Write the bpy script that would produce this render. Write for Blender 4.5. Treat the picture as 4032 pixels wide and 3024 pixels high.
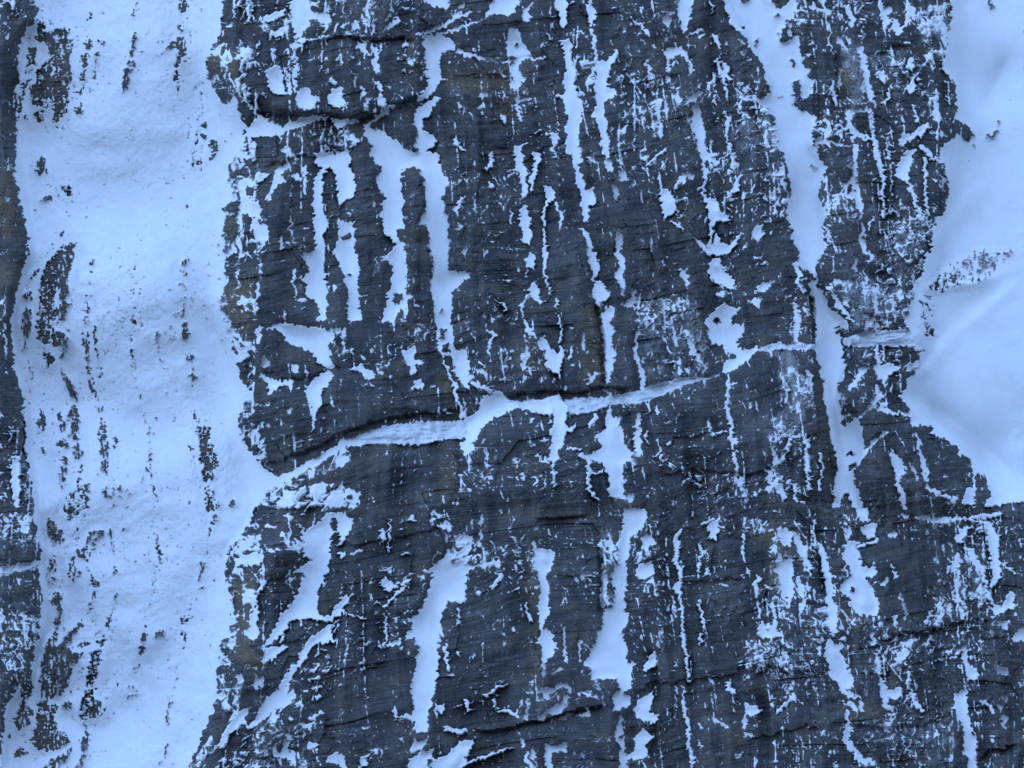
import bpy, math
import numpy as np

# ------------------------------------------------------------------ camera, sky, sun, exposure
scn = bpy.context.scene
for o in list(bpy.data.objects):
    bpy.data.objects.remove(o)
D0 = 500.0                 # metres from the camera to the middle of the wall
SRC_W, SRC_H = 4032.0, 3024.0
K = (160.0 / SRC_W) / D0   # the frame spans 160 m of wall
CAM_Z = 80.0
cam_data = bpy.data.cameras.new("camera")
cam = bpy.data.objects.new("camera", cam_data)
scn.collection.objects.link(cam)
cam_data.sensor_width = 36.0
cam_data.lens = 36.0 / (SRC_W * K)
cam_data.clip_start = 1.0
cam_data.clip_end = 20000.0
cam.location = (0, 0, CAM_Z)
cam.rotation_euler = (math.radians(90), 0, 0)
scn.camera = cam

SUN_EL, SUN_AZ = math.radians(32), math.radians(12)    # behind the mountain: the whole face lies in its own shade
world = bpy.data.worlds.new("World")
scn.world = world
world.use_nodes = True
wn = world.node_tree
for n in list(wn.nodes):
    wn.nodes.remove(n)
sky = wn.nodes.new("ShaderNodeTexSky")
sky.sky_type = 'NISHITA'
sky.sun_disc = False
sky.sun_elevation = SUN_EL
sky.sun_rotation = SUN_AZ
sky.altitude = 2000
sky.air_density = 1.0
sky.dust_density = 0.0
sky.ozone_density = 1.5
bg = wn.nodes.new("ShaderNodeBackground")
bg.inputs[1].default_value = 0.15
wo = wn.nodes.new("ShaderNodeOutputWorld")
wn.links.new(sky.outputs[0], bg.inputs[0])
wn.links.new(bg.outputs[0], wo.inputs[0])
sl = bpy.data.lights.new("sun", 'SUN')
sl.energy = 2.5
sl.angle = math.radians(0.5)
sl.color = (1.0, 0.95, 0.88)
sun = bpy.data.objects.new("sun", sl)
scn.collection.objects.link(sun)
sun.location = (40, 700, 400)
# light travels from the sun (behind the wall, +Y) towards -Y and down
sun.rotation_euler = (-(math.radians(90) - SUN_EL), 0, -SUN_AZ)
scn.view_settings.view_transform = 'Standard'
scn.view_settings.look = 'None'
scn.view_settings.gamma = 1.0
scn.view_settings.use_curve_mapping = False
scn.view_settings.exposure = 2.82

# ------------------------------------------------------------------ survey of the wall (outlines of snow, rock and ice)
TILES = dict(A=(0, 0), B=(800, 0), C=(1600, 0), D=(2400, 0), E=(3032, 0),
             F=(0, 1000), G=(800, 1000), H=(1600, 1000), I=(2400, 1000), J=(3032, 1000),
             K=(0, 2024), L=(800, 2024), M=(1600, 2024), N=(2400, 2024), O=(3032, 2024))
OPS = """
# base
S snow_left A 235,0 235,150 140,215 120,330 110,440 30,600 10,740 45,830 60,930 90,1050 105,1150 130,1300 160,1430 190,1560 200,1659 F 140,130 110,270 75,430 65,520 85,640 85,740 130,830 150,950 165,1100 165,1300 190,1400 215,1560 220,1659 K 235,0 250,120 270,250 250,310 265,470 275,560 270,760 240,850 215,900 205,1000 200,1060 130,1120 60,1210 45,1260 20,1420 10,1560 5,1680 K 1200,1680 1290,1500 1330,1400 L 10,1370 60,1280 90,1140 80,1050 95,980 110,830 170,760 180,630 135,470 150,330 180,210 290,80 330,0 G 340,1659 360,1640 420,1560 480,1510 490,1480 430,1430 350,1360 300,1280 240,1180 220,1080 250,970 290,870 260,850 230,750 190,620 130,500 90,360 95,300 150,170 135,130 150,0 B 150,1600 115,1480 140,1330 190,1290 150,1180 170,1090 220,990 300,900 380,885 480,880 560,850 640,815 720,790 750,765 740,752 700,755 600,790 520,830 460,810 400,770 360,740 345,800 320,850 270,800 180,760 100,680 50,560 15,480 20,400 60,290 110,240 120,150 125,0
S snow_right E 1180,-20 1190,100 1170,200 1160,350 1120,460 1190,530 1225,640 1215,770 1290,820 1330,880 1280,930 1240,880 1130,950 1110,1040 1150,1120 1180,1240 1150,1340 1140,1410 1080,1420 1060,1530 1050,1620 1020,1659 J 1000,120 930,220 940,290 900,330 885,420 905,490 930,560 950,610 990,640 985,720 930,800 840,940 890,980 930,1060 925,1130 1000,1118 1050,1120 1080,1150 1040,1170 1150,1210 1240,1270 1230,1310 1300,1320 1330,1430 1410,1450 1440,1580 1400,1650 1500,1640 1690,1600 E 1690,-20
# flank mixes
x-0.25 - B 125,0 350,0 330,120 560,60 600,260 380,260 120,240
x-0.15 - B 60,290 250,270 470,300 500,440 420,600 430,740 360,740 320,850 250,790 180,700 100,640 15,480 20,400
x0.9 - B 60,580 220,640 300,800 270,830 180,760 100,680
x0.1 - B 300,900 350,930 350,1050 420,1130 360,1260 390,1400 440,1500 380,1659 130,1659 115,1480 140,1330 190,1290 150,1180 220,990
x-0.1 - G 150,0 390,0 380,200 370,330 330,480 300,640 340,760 340,850 260,850 190,620 130,500 90,360 95,300 150,170
x1.1 - G 90,360 130,380 220,500 290,650 260,700 230,750 190,620 130,500
x0.0 - G 330,800 420,780 430,960 440,1120 480,1280 560,1440 490,1480 430,1430 350,1360 300,1280 240,1180 220,1080 250,970 290,870
x-0.1 - L 330,0 400,0 370,180 400,260 380,340 390,440 330,560 300,700 330,830 330,950 210,960 95,1060 95,980 110,830 170,760 180,630 135,470 150,330 180,210 290,80
x-0.15 - L 80,1060 330,960 260,1100 250,1300 300,1400 150,1500 60,1659 K 1200,1680 1290,1500 1330,1400 L 10,1370 60,1280 90,1140
x0.0 - G 480,1520 600,1450 800,1340 960,1245 1000,1330 900,1400 700,1480 560,1560 430,1650 360,1640
x0.3 - G 430,1659 560,1560 760,1480 900,1500 1030,1560 1010,1659
x-0.1 - L 400,0 560,0 650,60 650,200 620,260 560,240 400,260 370,180
x-1.0 - L 480,1000 650,900 830,860 850,1000 790,1060 740,1200 600,1290 480,1280
x-0.45 - L 60,1659 150,1500 300,1400 480,1270 700,1380 690,1659
R - L 250,1180 360,1030 450,960 560,880 650,850 600,960 500,1080 360,1190 240,1290
x-0.35 - B 480,880 640,815 760,780 950,840 1060,900 950,980 730,1010 640,1080 560,1060 480,1080 380,1000
x-0.2 - B 640,830 730,830 740,1050 650,1040
x-0.6 - B 500,330 620,330 640,620 520,620
x-0.85 - B 690,0 1100,0 1150,240 600,270
x-0.6 - B 500,640 900,600 900,740 380,740 330,640
x-0.6 - B 770,1280 980,1280 980,1560 770,1480
x0 - G 820,470 980,480 980,640 900,680 830,640
x-1.0 - G 960,560 1300,600 1200,760 960,720
x-0.8 - C 1090,340 1250,340 1230,560 1250,700 1140,720
x-1.0 - C 1340,0 1659,0 1659,1000 1340,1200
x-1.2 - C 250,540 660,560 640,900 240,760
x-1.2 - C 250,1180 740,1130 900,1659 300,1659
x-1.1 - C 760,20 960,20 1030,300 760,200
x-0.9 - C 920,800 1060,780 1060,1060 940,1040
x-1.0 - D 0,0 460,0 460,300 260,290 60,330 0,560
x-0.8 - D 60,450 560,520 520,700 420,700 350,900 0,900
x-0.35 - D 980,680 1060,710 1110,800 1110,900 1190,1170 1180,1330 1160,1430 1200,1500 1210,1580 1100,1560 1080,1300 1020,1100 1000,900
x-0.8 - D 780,1280 1080,1180 1080,1480 780,1500
x-0.9 - D 640,1000 1080,1000 1080,1250 640,1300
x-0.9 - D 540,500 1000,480 960,660 640,640
x-0.8 - H 1180,620 1260,640 1280,850 1180,860
x-0.9 - H 600,600 1050,600 1000,860 560,820
x-1.0 - H 380,740 560,760 600,900 400,880
x-0.9 - H 300,1250 600,1250 560,1500 460,1560 300,1659
x-0.7 - I 170,290 560,290 640,600 620,760 520,780 180,780
x-0.7 - I 1180,220 1330,260 1340,590 1160,590
x-0.6 - I 1020,640 1300,640 1360,1000 1440,1300 1300,1600 1040,1600 1000,1300 1150,1000
x-0.9 - I 560,1440 900,1440 900,1600 520,1620
x-0.6 - E 220,900 330,780 520,780 560,900 300,960
x-0.7 - E 420,0 740,0 760,260 580,320 420,220
x0 - E 850,40 1180,20 1170,200 1160,350 1120,460 1000,440 1030,250
x-0.6 - E 680,440 1000,380 1000,640 760,600
x-0.4 - E 1050,470 1220,560 1215,770 1000,820 960,700
x-0.4 - E 1000,800 1215,770 1290,820 1240,880 1130,950 1000,880
x-0.6 - E 320,1160 540,1180 600,1480 360,1440
x-0.5 - E 740,1290 1020,1380 1060,1500 1040,1659 700,1659
x-0.5 - E 1020,1040 1150,1090 1170,1240 1140,1410 1040,1390
x-0.5 - J 560,0 1010,0 1000,120 930,220 700,200 560,160
x-0.35 - J 330,160 560,170 940,240 890,420 680,520 530,490 400,340
x-0.9 - J 440,620 1000,620 930,800 850,930 640,980 450,960
x-0.3 - J 440,880 520,960 520,1080 480,1150 440,1040
x-1.0 - O 0,0 1690,0 1690,1690 0,1690
x-0.8 - O 1000,20 1690,20 1690,700 1040,720
R - O 700,180 1000,190 1080,400 1100,640 900,750 720,640 700,480
x-0.7 - O 1040,260 1220,250 1240,700 1080,640
x-0.4 - O 1230,260 1340,280 1440,600 1260,660
x-0.4 - O 700,780 1100,780 1000,900 700,920
x-0.6 - O 640,1340 1100,1330 1250,1440 1240,1659 640,1659
x-0.4 - N 880,830 1390,820 1390,960 1240,1030 900,1040
x-1.9 - O 0,1160 420,1180 470,1400 200,1480 0,1480
x-0.2 - N 860,20 1050,40 1040,130 870,130
x-0.4 - N 1050,250 1330,260 1300,540 1100,530
x-0.7 - N 1180,40 1500,60 1500,260 1200,260
x-0.6 - N 940,560 1440,600 1440,800 960,800
x-0.9 - N 130,430 430,430 420,860 150,1000
x-0.8 - N 1000,1030 1420,1030 1500,1160 1000,1290
x-0.7 - N 1050,1500 1420,1400 1560,1659 1050,1659
x-0.25 - M 1270,100 1410,100 1390,320 1340,420 1360,600 1280,640
x-0.9 - M 960,380 1260,380 1200,560 960,500
x-0.9 - M 380,180 820,180 860,500 420,560
x-0.7 - M 800,1080 1090,1080 1040,1360 700,1340
x-0.8 - M 1100,1000 1380,1060 1350,1220 1100,1180
x0.2 - M 770,1540 850,1540 850,1659 780,1659
x-1.95 - A 0,0 235,0 120,330 100,1200 200,1659 0,1659
x-1.95 - F 0,0 150,0 75,430 80,700 0,700
x-0.8 - F 0,1000 165,1000 160,1300 190,1400 220,1659 0,1659
x-0.7 - K 0,0 235,0 270,250 0,330
x-0.9 - K 0,420 265,420 270,760 200,1000 130,1120 60,1200 0,1200
x-0.3 - F 60,1330 150,1330 150,1659 40,1659
# lumps of the rounded left flank
R - B 125,10 205,0 205,90 130,140
R - B 370,300 450,300 445,415 370,410
R - B 170,390 240,400 240,500 170,510
R - B 40,370 110,365 105,460 60,495 25,470
R - B 280,500 410,490 430,590 310,600
R - B 240,640 350,770 300,835 230,700
R - B 130,580 190,640 160,690 90,620
R - B 140,190 330,150 420,240 300,260 150,250
R - B 330,640 500,630 560,730 400,735
R - B 350,930 480,900 550,940 500,1050 450,1130 370,1120
R - B 270,1040 340,1050 340,1120 280,1100
R - B 160,1150 230,1100 240,1130 180,1170
R - B 280,1230 340,1220 340,1270 290,1280
R - B 360,1190 450,1160 440,1240 380,1310 360,1260
R - B 150,1320 230,1310 220,1400 160,1380
R - B 150,1400 220,1420 235,1520 180,1560 130,1500
R - B 270,1410 300,1400 330,1490 300,1570 270,1520
R - B 285,1590 340,1580 320,1659 280,1640
R - G 150,20 220,0 215,60 160,60
R - G 135,80 230,75 210,145 140,140
R - G 260,60 340,20 350,160 340,290 260,270 240,180
R - G 160,180 215,170 200,260 130,270
R - G 150,290 210,290 210,350 160,340
R - G 370,200 440,230 470,310 370,300
R - G 250,380 340,360 340,480 320,560 260,480
R - G 320,660 380,680 380,740 320,750
R - G 230,700 290,700 290,780 270,840 240,790
R - G 340,820 400,830 420,900 410,980 340,960 330,890
R - G 330,1000 430,1000 430,1100 340,1090
R - G 360,1150 480,1120 470,1190 380,1200
R - G 430,1200 560,1300 560,1420 480,1440 410,1330
R - G 320,1250 350,1260 350,1310 330,1300
R - L 380,30 540,20 560,100 540,230 380,210
R - L 560,50 640,70 640,150 600,210 565,150
R - L 400,255 600,250 700,290 560,390 400,440 390,340
R - L 260,240 330,235 300,280
R - L 205,260 230,250 235,300 210,300
R - L 150,320 185,330 180,400 155,400
R - L 270,350 330,340 340,470 290,500 270,420
R - L 165,490 215,440 245,470 220,520
R - L 180,530 245,520 240,620 190,620
R - L 240,600 300,590 300,700 280,790 330,820 320,940 215,960 205,880 230,760
R - L 130,880 165,880 160,940 135,940
R - L 80,1040 110,985 135,1000 120,1050
R - L 150,1230 180,1170 210,1180 190,1250
R - L 110,1360 180,1290 150,1380
R - K 1330,1420 1390,1340 1370,1440
R - K 1290,1500 1340,1440 1320,1540
s - B 200,0,10 205,110,10
s - B 290,0,8 300,140,8
s - L 560,60,10 565,160,12
s - L 640,70,14 650,170,12
s - L 500,120,10 540,170,12
s - L 420,80,20 470,90,14
s - L 600,150,12 610,240,14
# the snowy shelf of the notch, over the flank lumps
S snow_left B 250,960 300,905 380,888 480,882 560,852 640,818 720,795 830,775 740,750 600,790 520,832 460,812 400,775 340,800 280,840 240,900
R - L 40,1330 110,1250 90,1340 30,1430
R - L 0,1430 60,1370 40,1450 -40,1560
R - L 100,1420 180,1360 140,1450 60,1530
R - L 200,1420 290,1390 240,1470 150,1510
R - L 20,1600 90,1540 140,1560 60,1659
R - L 130,1080 230,1000 260,1010 160,1110
# B gullies
S gully_roof_patch B 560,20 600,-10 700,-10 690,60 760,90 835,100 840,150 800,160 740,130 690,120 690,160 650,200 640,250 600,260 600,200 580,150 575,80
S - B 380,150 450,90 540,60 520,90 440,140
S - B 430,230 470,200 520,180 520,230 450,240
S - B 950,190 1010,125 1025,170 980,190
S - B 1160,210 1230,150 1290,100 1280,140 1220,190
S - B 910,230 945,210 930,235
s - B 600,275,14 720,255,12 830,235,8
S - B 560,295 610,290 640,300 610,325 570,315
S patch_overhang_face B 400,460 480,435 510,440 515,520 540,610 490,620 440,590 430,520
S - B 460,310 470,330 465,400 445,380
s - B 605,320,8 610,500,8
s - B 540,450,14 560,600,14
s - B 595,480,10 595,600,10
S patch_overhang_low B 610,640 640,590 680,570 720,640 745,650 715,700 660,710 620,680
S patch_overhang_mid B 810,620 870,570 905,570 915,690 870,700 815,670
S - B 820,520 850,510 850,560 825,545
S - B 1000,280 1060,290 1080,360 1020,310
S - B 1115,320 1145,315 1150,400 1135,480 1120,470 1115,400
S - B 1120,530 1165,540 1160,590 1140,600
S - B 1130,640 1170,615 1195,650 1200,690 1250,690 1230,710 1150,690
S - B 1040,560 1055,560 1050,640 1035,640
s - B 1060,690,12 1090,640,10
S patch_notch B 840,770 960,780 1030,775 1010,800 920,815 870,850 855,820
s gully_center B 1240,690,16 1150,760,14 1060,830,20
S gully_center B 1430,240 1480,230 1560,225 1640,280 1630,330 1570,340 1540,380 1545,450 1560,520 1530,580 1480,620 1430,660 1400,650 1460,590 1470,550 1450,470 1450,330
R - B 1450,500 1475,490 1480,515 1460,525
S gully_center B 1480,650 1390,720 1385,790 1400,870 1390,950 1410,1000 1330,980 1220,900 1180,860 1050,830 1080,920 1110,950 1095,1000 1110,1050 1170,1085 1170,1120 1130,1180 1150,1240 1195,1265 1190,1300 1165,1350 1160,1430 1190,1520 1220,1550 1250,1600 1240,1665 1310,1665 1310,1590 1260,1560 1260,1500 1310,1480 1300,1440 1295,1370 1320,1330 1300,1280 1290,1200 1285,1120 1310,1090 1370,1090 1420,1130 1450,1170 1445,1240 1460,1290 1455,1380 1420,1440 1410,1465 1470,1470 1470,1500 1480,1560 1480,1665 1610,1665 1600,1560 1600,1420 1570,1350 1565,1230 1600,1180 1560,1130 1555,1040 1535,1000 1450,990 1500,960 1520,920 1500,880 1460,880 1425,830 1440,780 1480,740 1510,690 1560,640 1540,630
S - B 1340,1270 1390,1225 1400,1260 1350,1280
S gully_twin_upper B 720,1010 740,1000 850,1000 950,980 965,1060 985,1140 995,1220 985,1280 950,1300 890,1330 880,1290 875,1200 860,1130 830,1095 800,1115 780,1150 780,1260 785,1420 815,1440 820,1490 775,1530 780,1580 800,1610 790,1665 730,1665 720,1450 720,1260 730,1170 780,1100 740,1080
S gully_twin_right B 850,1665 870,1600 890,1540 885,1430 910,1440 930,1460 985,1450 1000,1665
R - B 900,1550 970,1520 975,1550 910,1570
S patch_arch B 470,1100 560,1060 575,1090 500,1130 540,1180 480,1210 440,1280 435,1310 410,1320 420,1270 450,1220 465,1160
S - B 500,970 560,960 560,1000 510,1000
S - B 580,1140 625,1130 630,1180 600,1180
s - B 660,1090,16 665,1260,14
s crack_upper_left B 570,1100,9 573,1500,10 585,1580,8
S - B 360,1130 430,1130 420,1160 360,1200 350,1160
S - B 230,1180 300,1190 280,1220 220,1240
S - B 240,1300 380,1340 370,1420 300,1400 250,1400
S - B 320,1430 420,1490 430,1560 340,1580
# C
S - C 110,0 270,0 265,60 230,50 170,30
s - C 350,50,30 380,35,20
s ledge_thin_top C 70,230,14 150,205,16 250,160,20 330,110,14 420,75,12
s - C 200,225,12 330,190,14 430,150,10 530,110,8
S patch_top_center C 570,-10 740,-10 740,30 700,70 660,105 600,85 530,95 550,50
S - C 770,90 800,80 795,145 765,145
s - C 770,80,14 830,20,10
S gully_keyhole C 670,200 735,190 750,260 790,330 825,365 770,375 700,375 670,340 655,260
R - C 700,272 725,272 728,300 700,303
s - C 640,410,8 720,385,10 910,378,6
S gully_keyhole C 705,385 735,385 730,450 760,520 740,560 730,640 850,645 800,655 730,660 735,760 745,800 730,800 715,690 725,620 715,580 690,580 680,550 690,510 675,460
s - C 330,330,30 370,355,16 480,370,24 600,410,10
S gully_long_right C 960,-10 1050,-10 1055,40 1050,110 1045,180 1005,175 1000,100 970,40
S gully_long_right C 1020,275 1070,255 1085,300 1075,340 1085,420 1110,510 1090,540 1115,620 1140,720 1140,800 1120,880 1130,940 1140,1010 1135,1100 1160,1200 1170,1235 1225,1230 1220,1280 1235,1350 1190,1340 1190,1440 1165,1450 1140,1360 1150,1310 1130,1230 1100,1180 1110,1100 1080,1040 1050,990 1055,900 1040,840 1060,750 1035,700 1020,640 1030,580 1025,530 1050,480 1035,400
s - C 975,620,20 1020,635,20
S gully_forked C 1185,-10 1205,-10 1205,50 1240,60 1230,140 1200,170 1190,150 1180,60
s gully_forked C 1215,180,14 1230,260,16 1240,400,16
S gully_forked C 1240,410 1260,390 1300,400 1385,325 1370,370 1330,420 1335,500 1310,560 1380,610 1300,650 1300,740 1310,850 1320,950 1330,1020 1300,1030 1270,950 1260,850 1240,760 1190,755 1250,700 1240,600 1230,560 1250,500 1235,440
S - C 1300,1040 1330,1050 1340,1110 1310,1120
S - C 1380,1120 1430,1120 1440,1180 1390,1180
S - C 1330,1180 1365,1190 1380,1260 1375,1320 1350,1290
S gully_lower_long C 1370,1490 1410,1490 1400,1665 1370,1665
S gully_slim_a C 700,970 740,940 790,930 760,960 740,990 775,1030 770,1060 780,1160 790,1280 770,1290 750,1200 730,1120 710,1040
S - C 820,1000 880,1000 865,1050 850,1140 830,1210 805,1280 815,1140 840,1060
S gully_slim_a C 745,1370 770,1340 795,1350 800,1420 825,1420 815,1530 810,1590 770,1590 765,1530 750,1480
S gully_slim_b C 905,1215 930,1220 970,1250 970,1320 920,1320 910,1400 930,1480 905,1470 895,1400 905,1300
s gully_slim_b C 905,1490,14 900,1665,24
s - C 1010,1390,20 1000,1500,10
s - C 975,1330,14 990,1380,12
S - C 540,1000 570,1000 570,1070 540,1100 510,1115 545,1060
S - C 545,1180 560,1170 575,1230 555,1230
s - C 310,920,20 380,990,14
S - C 340,1310 390,1270 350,1350 330,1400 315,1370
s - C 1150,1500,16 1190,1560,30 1210,1659,30
S - C 945,870 975,870 990,920 960,980 945,930
s - C 620,760,20 640,800,14
S - C 460,700 490,660 510,690 470,710
s - C 480,620,14 550,605,12
S - C 20,1270 70,1225 75,1270
s - C 430,1290,12 450,1380,14
s - C 680,1370,14 690,1460,12
# D
S patch_top_right D 460,-10 540,-10 550,60 530,120 510,160 500,220 480,210 470,130 450,80
S - D 345,110 385,85 400,140 380,170 350,150
s - D 660,0,8 670,100,12
s - D 130,125,12 200,160,14 270,230,12
S - D 265,290 300,280 300,310 280,315
S - D 340,330 400,310 470,310 510,360 530,420 540,480 505,500 520,420 470,340 430,370 390,380 360,360
s - D 235,390,12 265,490,12
s - D 385,380,16 390,460,14
s - D 535,225,16 600,200,20
S - D 670,220 690,220 720,270 710,320 700,290
S - D 735,410 780,430 780,500 820,520 770,520 740,500
s - D 700,400,14 740,520,12 770,640,16
s - D 640,570,14 690,500,12
S - D 520,660 560,610 610,590 590,620 560,660
s - D 890,580,10 850,690,10 850,740,10 920,760,10
S gully_edge D 545,700 570,675 590,700 600,740 615,820 620,880 610,920 625,980 650,1020 690,1060 640,1040 620,1080 650,1120 640,1150 610,1130 605,1040 580,980 570,900 540,840
s gully_edge D 620,1150,16 620,1260,14
S gully_edge D 600,1270 620,1260 660,1310 690,1300 720,1380 770,1410 770,1450 720,1440 690,1460 660,1560 670,1600 690,1520 720,1590 790,1620 770,1665 640,1665 560,1560 520,1490 580,1570 640,1620 655,1500 660,1400 640,1330
s - D 790,1610,26 870,1530,18
s - D 420,1450,16 490,1510,12
s - D 430,1230,14 500,1140,24
S - D 500,1130 555,1140 550,1170 515,1160
s crack_beaded D 755,730,10 770,800,24 770,900,20 780,990,12
s - D 700,1060,14 790,990,10
s - D 810,1010,20 810,1100,14
S - D 790,1270 820,1170 870,1140 840,1180 850,1240 810,1270
s - D 740,1330,10 800,1270,12
S patch_square D 330,1270 350,1240 410,1250 420,1350 435,1390 380,1430 355,1430 330,1350
S - D 945,1490 960,1470 1010,1470 1000,1560 970,1570 950,1540
s - D 320,700,8 340,900,10
s - D 270,1060,12 360,970,12
S couloir_main D 740,-10 840,-10 860,40 940,0 940,-10 1060,-10 1080,40 1110,60 1230,-10 1215,110 1150,140 1100,230 1120,290 1250,230 1240,290 1260,400 1285,480 1320,570 1310,620 1250,650 1220,720 1300,740 1350,770 1320,860 1310,940 1350,970 1360,1020 1420,1090 1400,1140 1370,1200 1365,1290 1395,1360 1410,1420 1390,1450 1390,1510 1420,1590 1390,1665 1250,1665 1210,1580 1200,1500 1160,1430 1175,1330 1190,1170 1165,1090 1140,1000 1105,940 1115,870 1100,780 1050,700 980,680 950,650 1000,650 1050,600 1050,550 1010,500 1015,450 1000,410 950,360 910,290 890,220 830,190 790,150 770,100
x-0.6 - D 1180,600 1260,640 1250,720 1190,700
R - D 850,175 880,165 890,190 870,205
R - D 945,255 965,250 965,310 955,320 945,290
R - D 1075,100 1110,75 1100,110
x-0.8 - D 1110,200 1150,150 1200,140 1190,210 1130,280 1105,280
R - D 1170,380 1215,390 1220,430 1190,430
R - D 1195,560 1235,500 1260,560 1250,640 1210,630
x-0.5 - D 1280,1060 1350,1090 1330,1130
S couloir_main J 190,-10 330,-10 300,80 310,150 300,220 340,230 370,300 400,370 480,420 520,490 440,470 470,560 480,640 490,720 480,790 440,870 450,960 470,1080 480,1140 560,1070 600,1130 615,1250 600,1330 590,1370 550,1420 545,1500 580,1560 610,1660 415,1660 415,1480 440,1370 410,1280 390,1160 370,1020 350,880 330,760 305,660 295,560 300,460 270,300 270,230 245,160 240,110 180,70
x-0.3 - J 410,480 440,475 480,520 440,530 410,510
x-0.4 - J 500,1290 540,1290 550,1320 510,1320
x-0.4 - J 510,1370 570,1360 570,1400 510,1420
x-0.6 - J 470,1570 520,1560 540,1660 460,1660
x-0.6 - J 240,90 300,160 260,200 190,200 190,120
s - J 165,60,30 185,130,26 190,200,22 215,240,16
# I
S patch_wedge I 640,60 715,20 740,100 800,160 820,240 740,210 650,170 655,110
S patch_wolf I 620,430 690,370 750,320 780,350 850,360 800,420 790,460 880,470 870,530 840,570 860,630 920,625 960,600 980,630 900,690 840,740 800,760 740,775 760,700 830,680 800,650 760,640 740,600 700,590 660,570 650,520 620,500 660,490 640,460
R - I 660,430 700,410 725,450 690,465
S - I 950,250 960,220 1040,180 1090,170 1050,210 990,250
S - I 900,300 960,285 990,310 985,350 940,320
S - I 690,260 740,245 755,280 720,285
S - I 460,100 490,110 520,150 510,210 490,200 470,150
s - I 160,220,12 160,290,20
S - I 90,320 170,310 175,350 110,345
S gully_lower_long H 1190,-10 1250,-10 1260,120 1230,170 1290,190 1300,240 1335,260 1310,300 1260,310 1245,350 1225,250 1215,150 1205,80
S - H 1370,-10 1410,-10 1420,100 1430,200 1420,290 1400,200 1360,130 1390,90
S - H 1380,330 1440,310 1490,280 1500,330 1470,350 1440,335
S gully_lower_long H 1260,390 1320,340 1350,350 1350,410 1320,440 1360,470 1350,540 1340,600 1365,650 1350,740 1330,760 1335,820 1310,860 1300,800 1285,740 1310,690 1290,600 1280,520 1275,450 1255,430
s crack_above_ice H 1500,520,14 1500,640,12 1520,740,18 1540,800,28
S crack_above_ice H 1525,890 1525,800 1560,830 1560,860
S gully_center H 170,-10 280,-10 280,110 415,120 400,160 340,210 300,250 300,300 290,420 300,500 310,590 340,640 380,620 400,610 400,680 410,740 380,790 440,810 400,840 415,885 370,880 330,800 300,760 315,740 300,680 250,660 240,690 270,750 310,840 330,920 360,1000 375,1070 355,1080 345,1010 310,920 280,800 240,720 240,660 205,610 190,540 200,480 190,380 175,290 160,170
R - H 215,490 245,485 280,495 250,520 245,560 215,550
R - H 225,580 280,580 290,640 240,650
R - H 255,700 300,710 300,740 265,740
R - H 220,350 235,350 235,390 225,390
s - H 440,850,20 560,890,14
s - H 480,760,24 530,820,10
S patch_oval H 810,210 850,195 870,230 880,320 860,325 830,290 805,250
S - H 775,30 800,0 830,0 835,95 800,95
s gully_slim_b H 910,0,30 900,110,16 920,200,14 950,270,8
s - H 985,290,20 990,350,16
s - H 990,400,10 1010,500,20 1000,580,16
s - H 780,430,16 800,500,20 850,550,14
S patch_clawed H 860,560 900,530 930,590 940,630 1000,650 1005,590 1020,640 1010,720 1000,740 1015,830 990,790 960,770 940,750 910,730 910,650 860,610
s - H 790,270,10 745,360,12 760,420,12
s - H 540,640,14 550,570,20 585,530,14 530,500,10
s - H 1150,500,14 1155,620,12
s - H 1070,600,10 1075,680,14
s - H 570,290,6 650,340,12 630,380,8
s - H 1190,850,20 1230,780,20
s - H 0,290,16 20,270,10
S patch_bird G 1300,650 1340,620 1375,600 1385,650 1380,680 1450,720 1380,715 1390,780 1365,790 1345,760 1360,720 1310,715 1340,690
S patch_bird_low G 1360,890 1400,840 1420,810 1440,850 1445,885 1400,880
S gully_twin_left G 670,-10 800,-10 790,80 800,180 805,300 800,430 740,430 750,380 740,320 690,300 665,260 670,190 640,170 690,120 680,60
S gully_twin_right G 860,-10 1000,-10 1010,80 1025,200 1030,440 940,430 945,320 945,230 930,160 910,110 890,50
R - G 925,130 970,130 950,160
S gully_stub G 1200,20 1230,-10 1320,-10 1325,260 1360,270 1330,310 1320,360 1330,440 1310,380 1280,350 1250,440 1180,450 1175,380 1200,320 1200,260 1240,230 1245,190 1220,150 1240,90
R - G 1240,260 1310,255 1310,300 1270,330 1245,340
s - G 355,190,18 350,300,16
s - G 600,100,10 600,300,12
S - G 610,310 650,290 680,300 640,320
S - G 340,520 360,480 410,475 380,510 370,580 355,580
S patch_slanting G 430,480 500,450 520,470 590,460 680,480 790,490 830,510 840,560 810,590 830,680 860,740 800,750 750,720 720,650 660,620 600,610 540,560 530,520
S patch_hook G 930,745 990,745 1040,720 1050,740 1090,760 1125,800 1090,840 1040,780 960,755
S - G 1080,860 1120,850 1130,870
S patch_tail G 700,840 760,790 820,760 850,775 840,820 780,900 770,980 740,1050 720,1130 700,1170 710,1080 695,980 670,880
S - G 360,800 410,780 430,830 590,830 540,855 470,880 430,920 420,860
S - G 570,700 620,740 610,780 580,770
S - G 380,680 400,660 430,710 410,740 370,740
S - G 540,1020 580,1010 580,1050 565,1040
S ramp_mid G 490,1480 560,1430 680,1360 800,1290 900,1230 1030,1180 1060,1240 960,1245 880,1290 800,1340 700,1390 600,1450 480,1520
I ice_long G 1020,1190 1120,1140 1270,1115 1420,1100 1659,1090 H 380,1085 395,1150 380,1190 G 1659,1205 1540,1220 1420,1250 1300,1245 1180,1240 1090,1240 1050,1250
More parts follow.
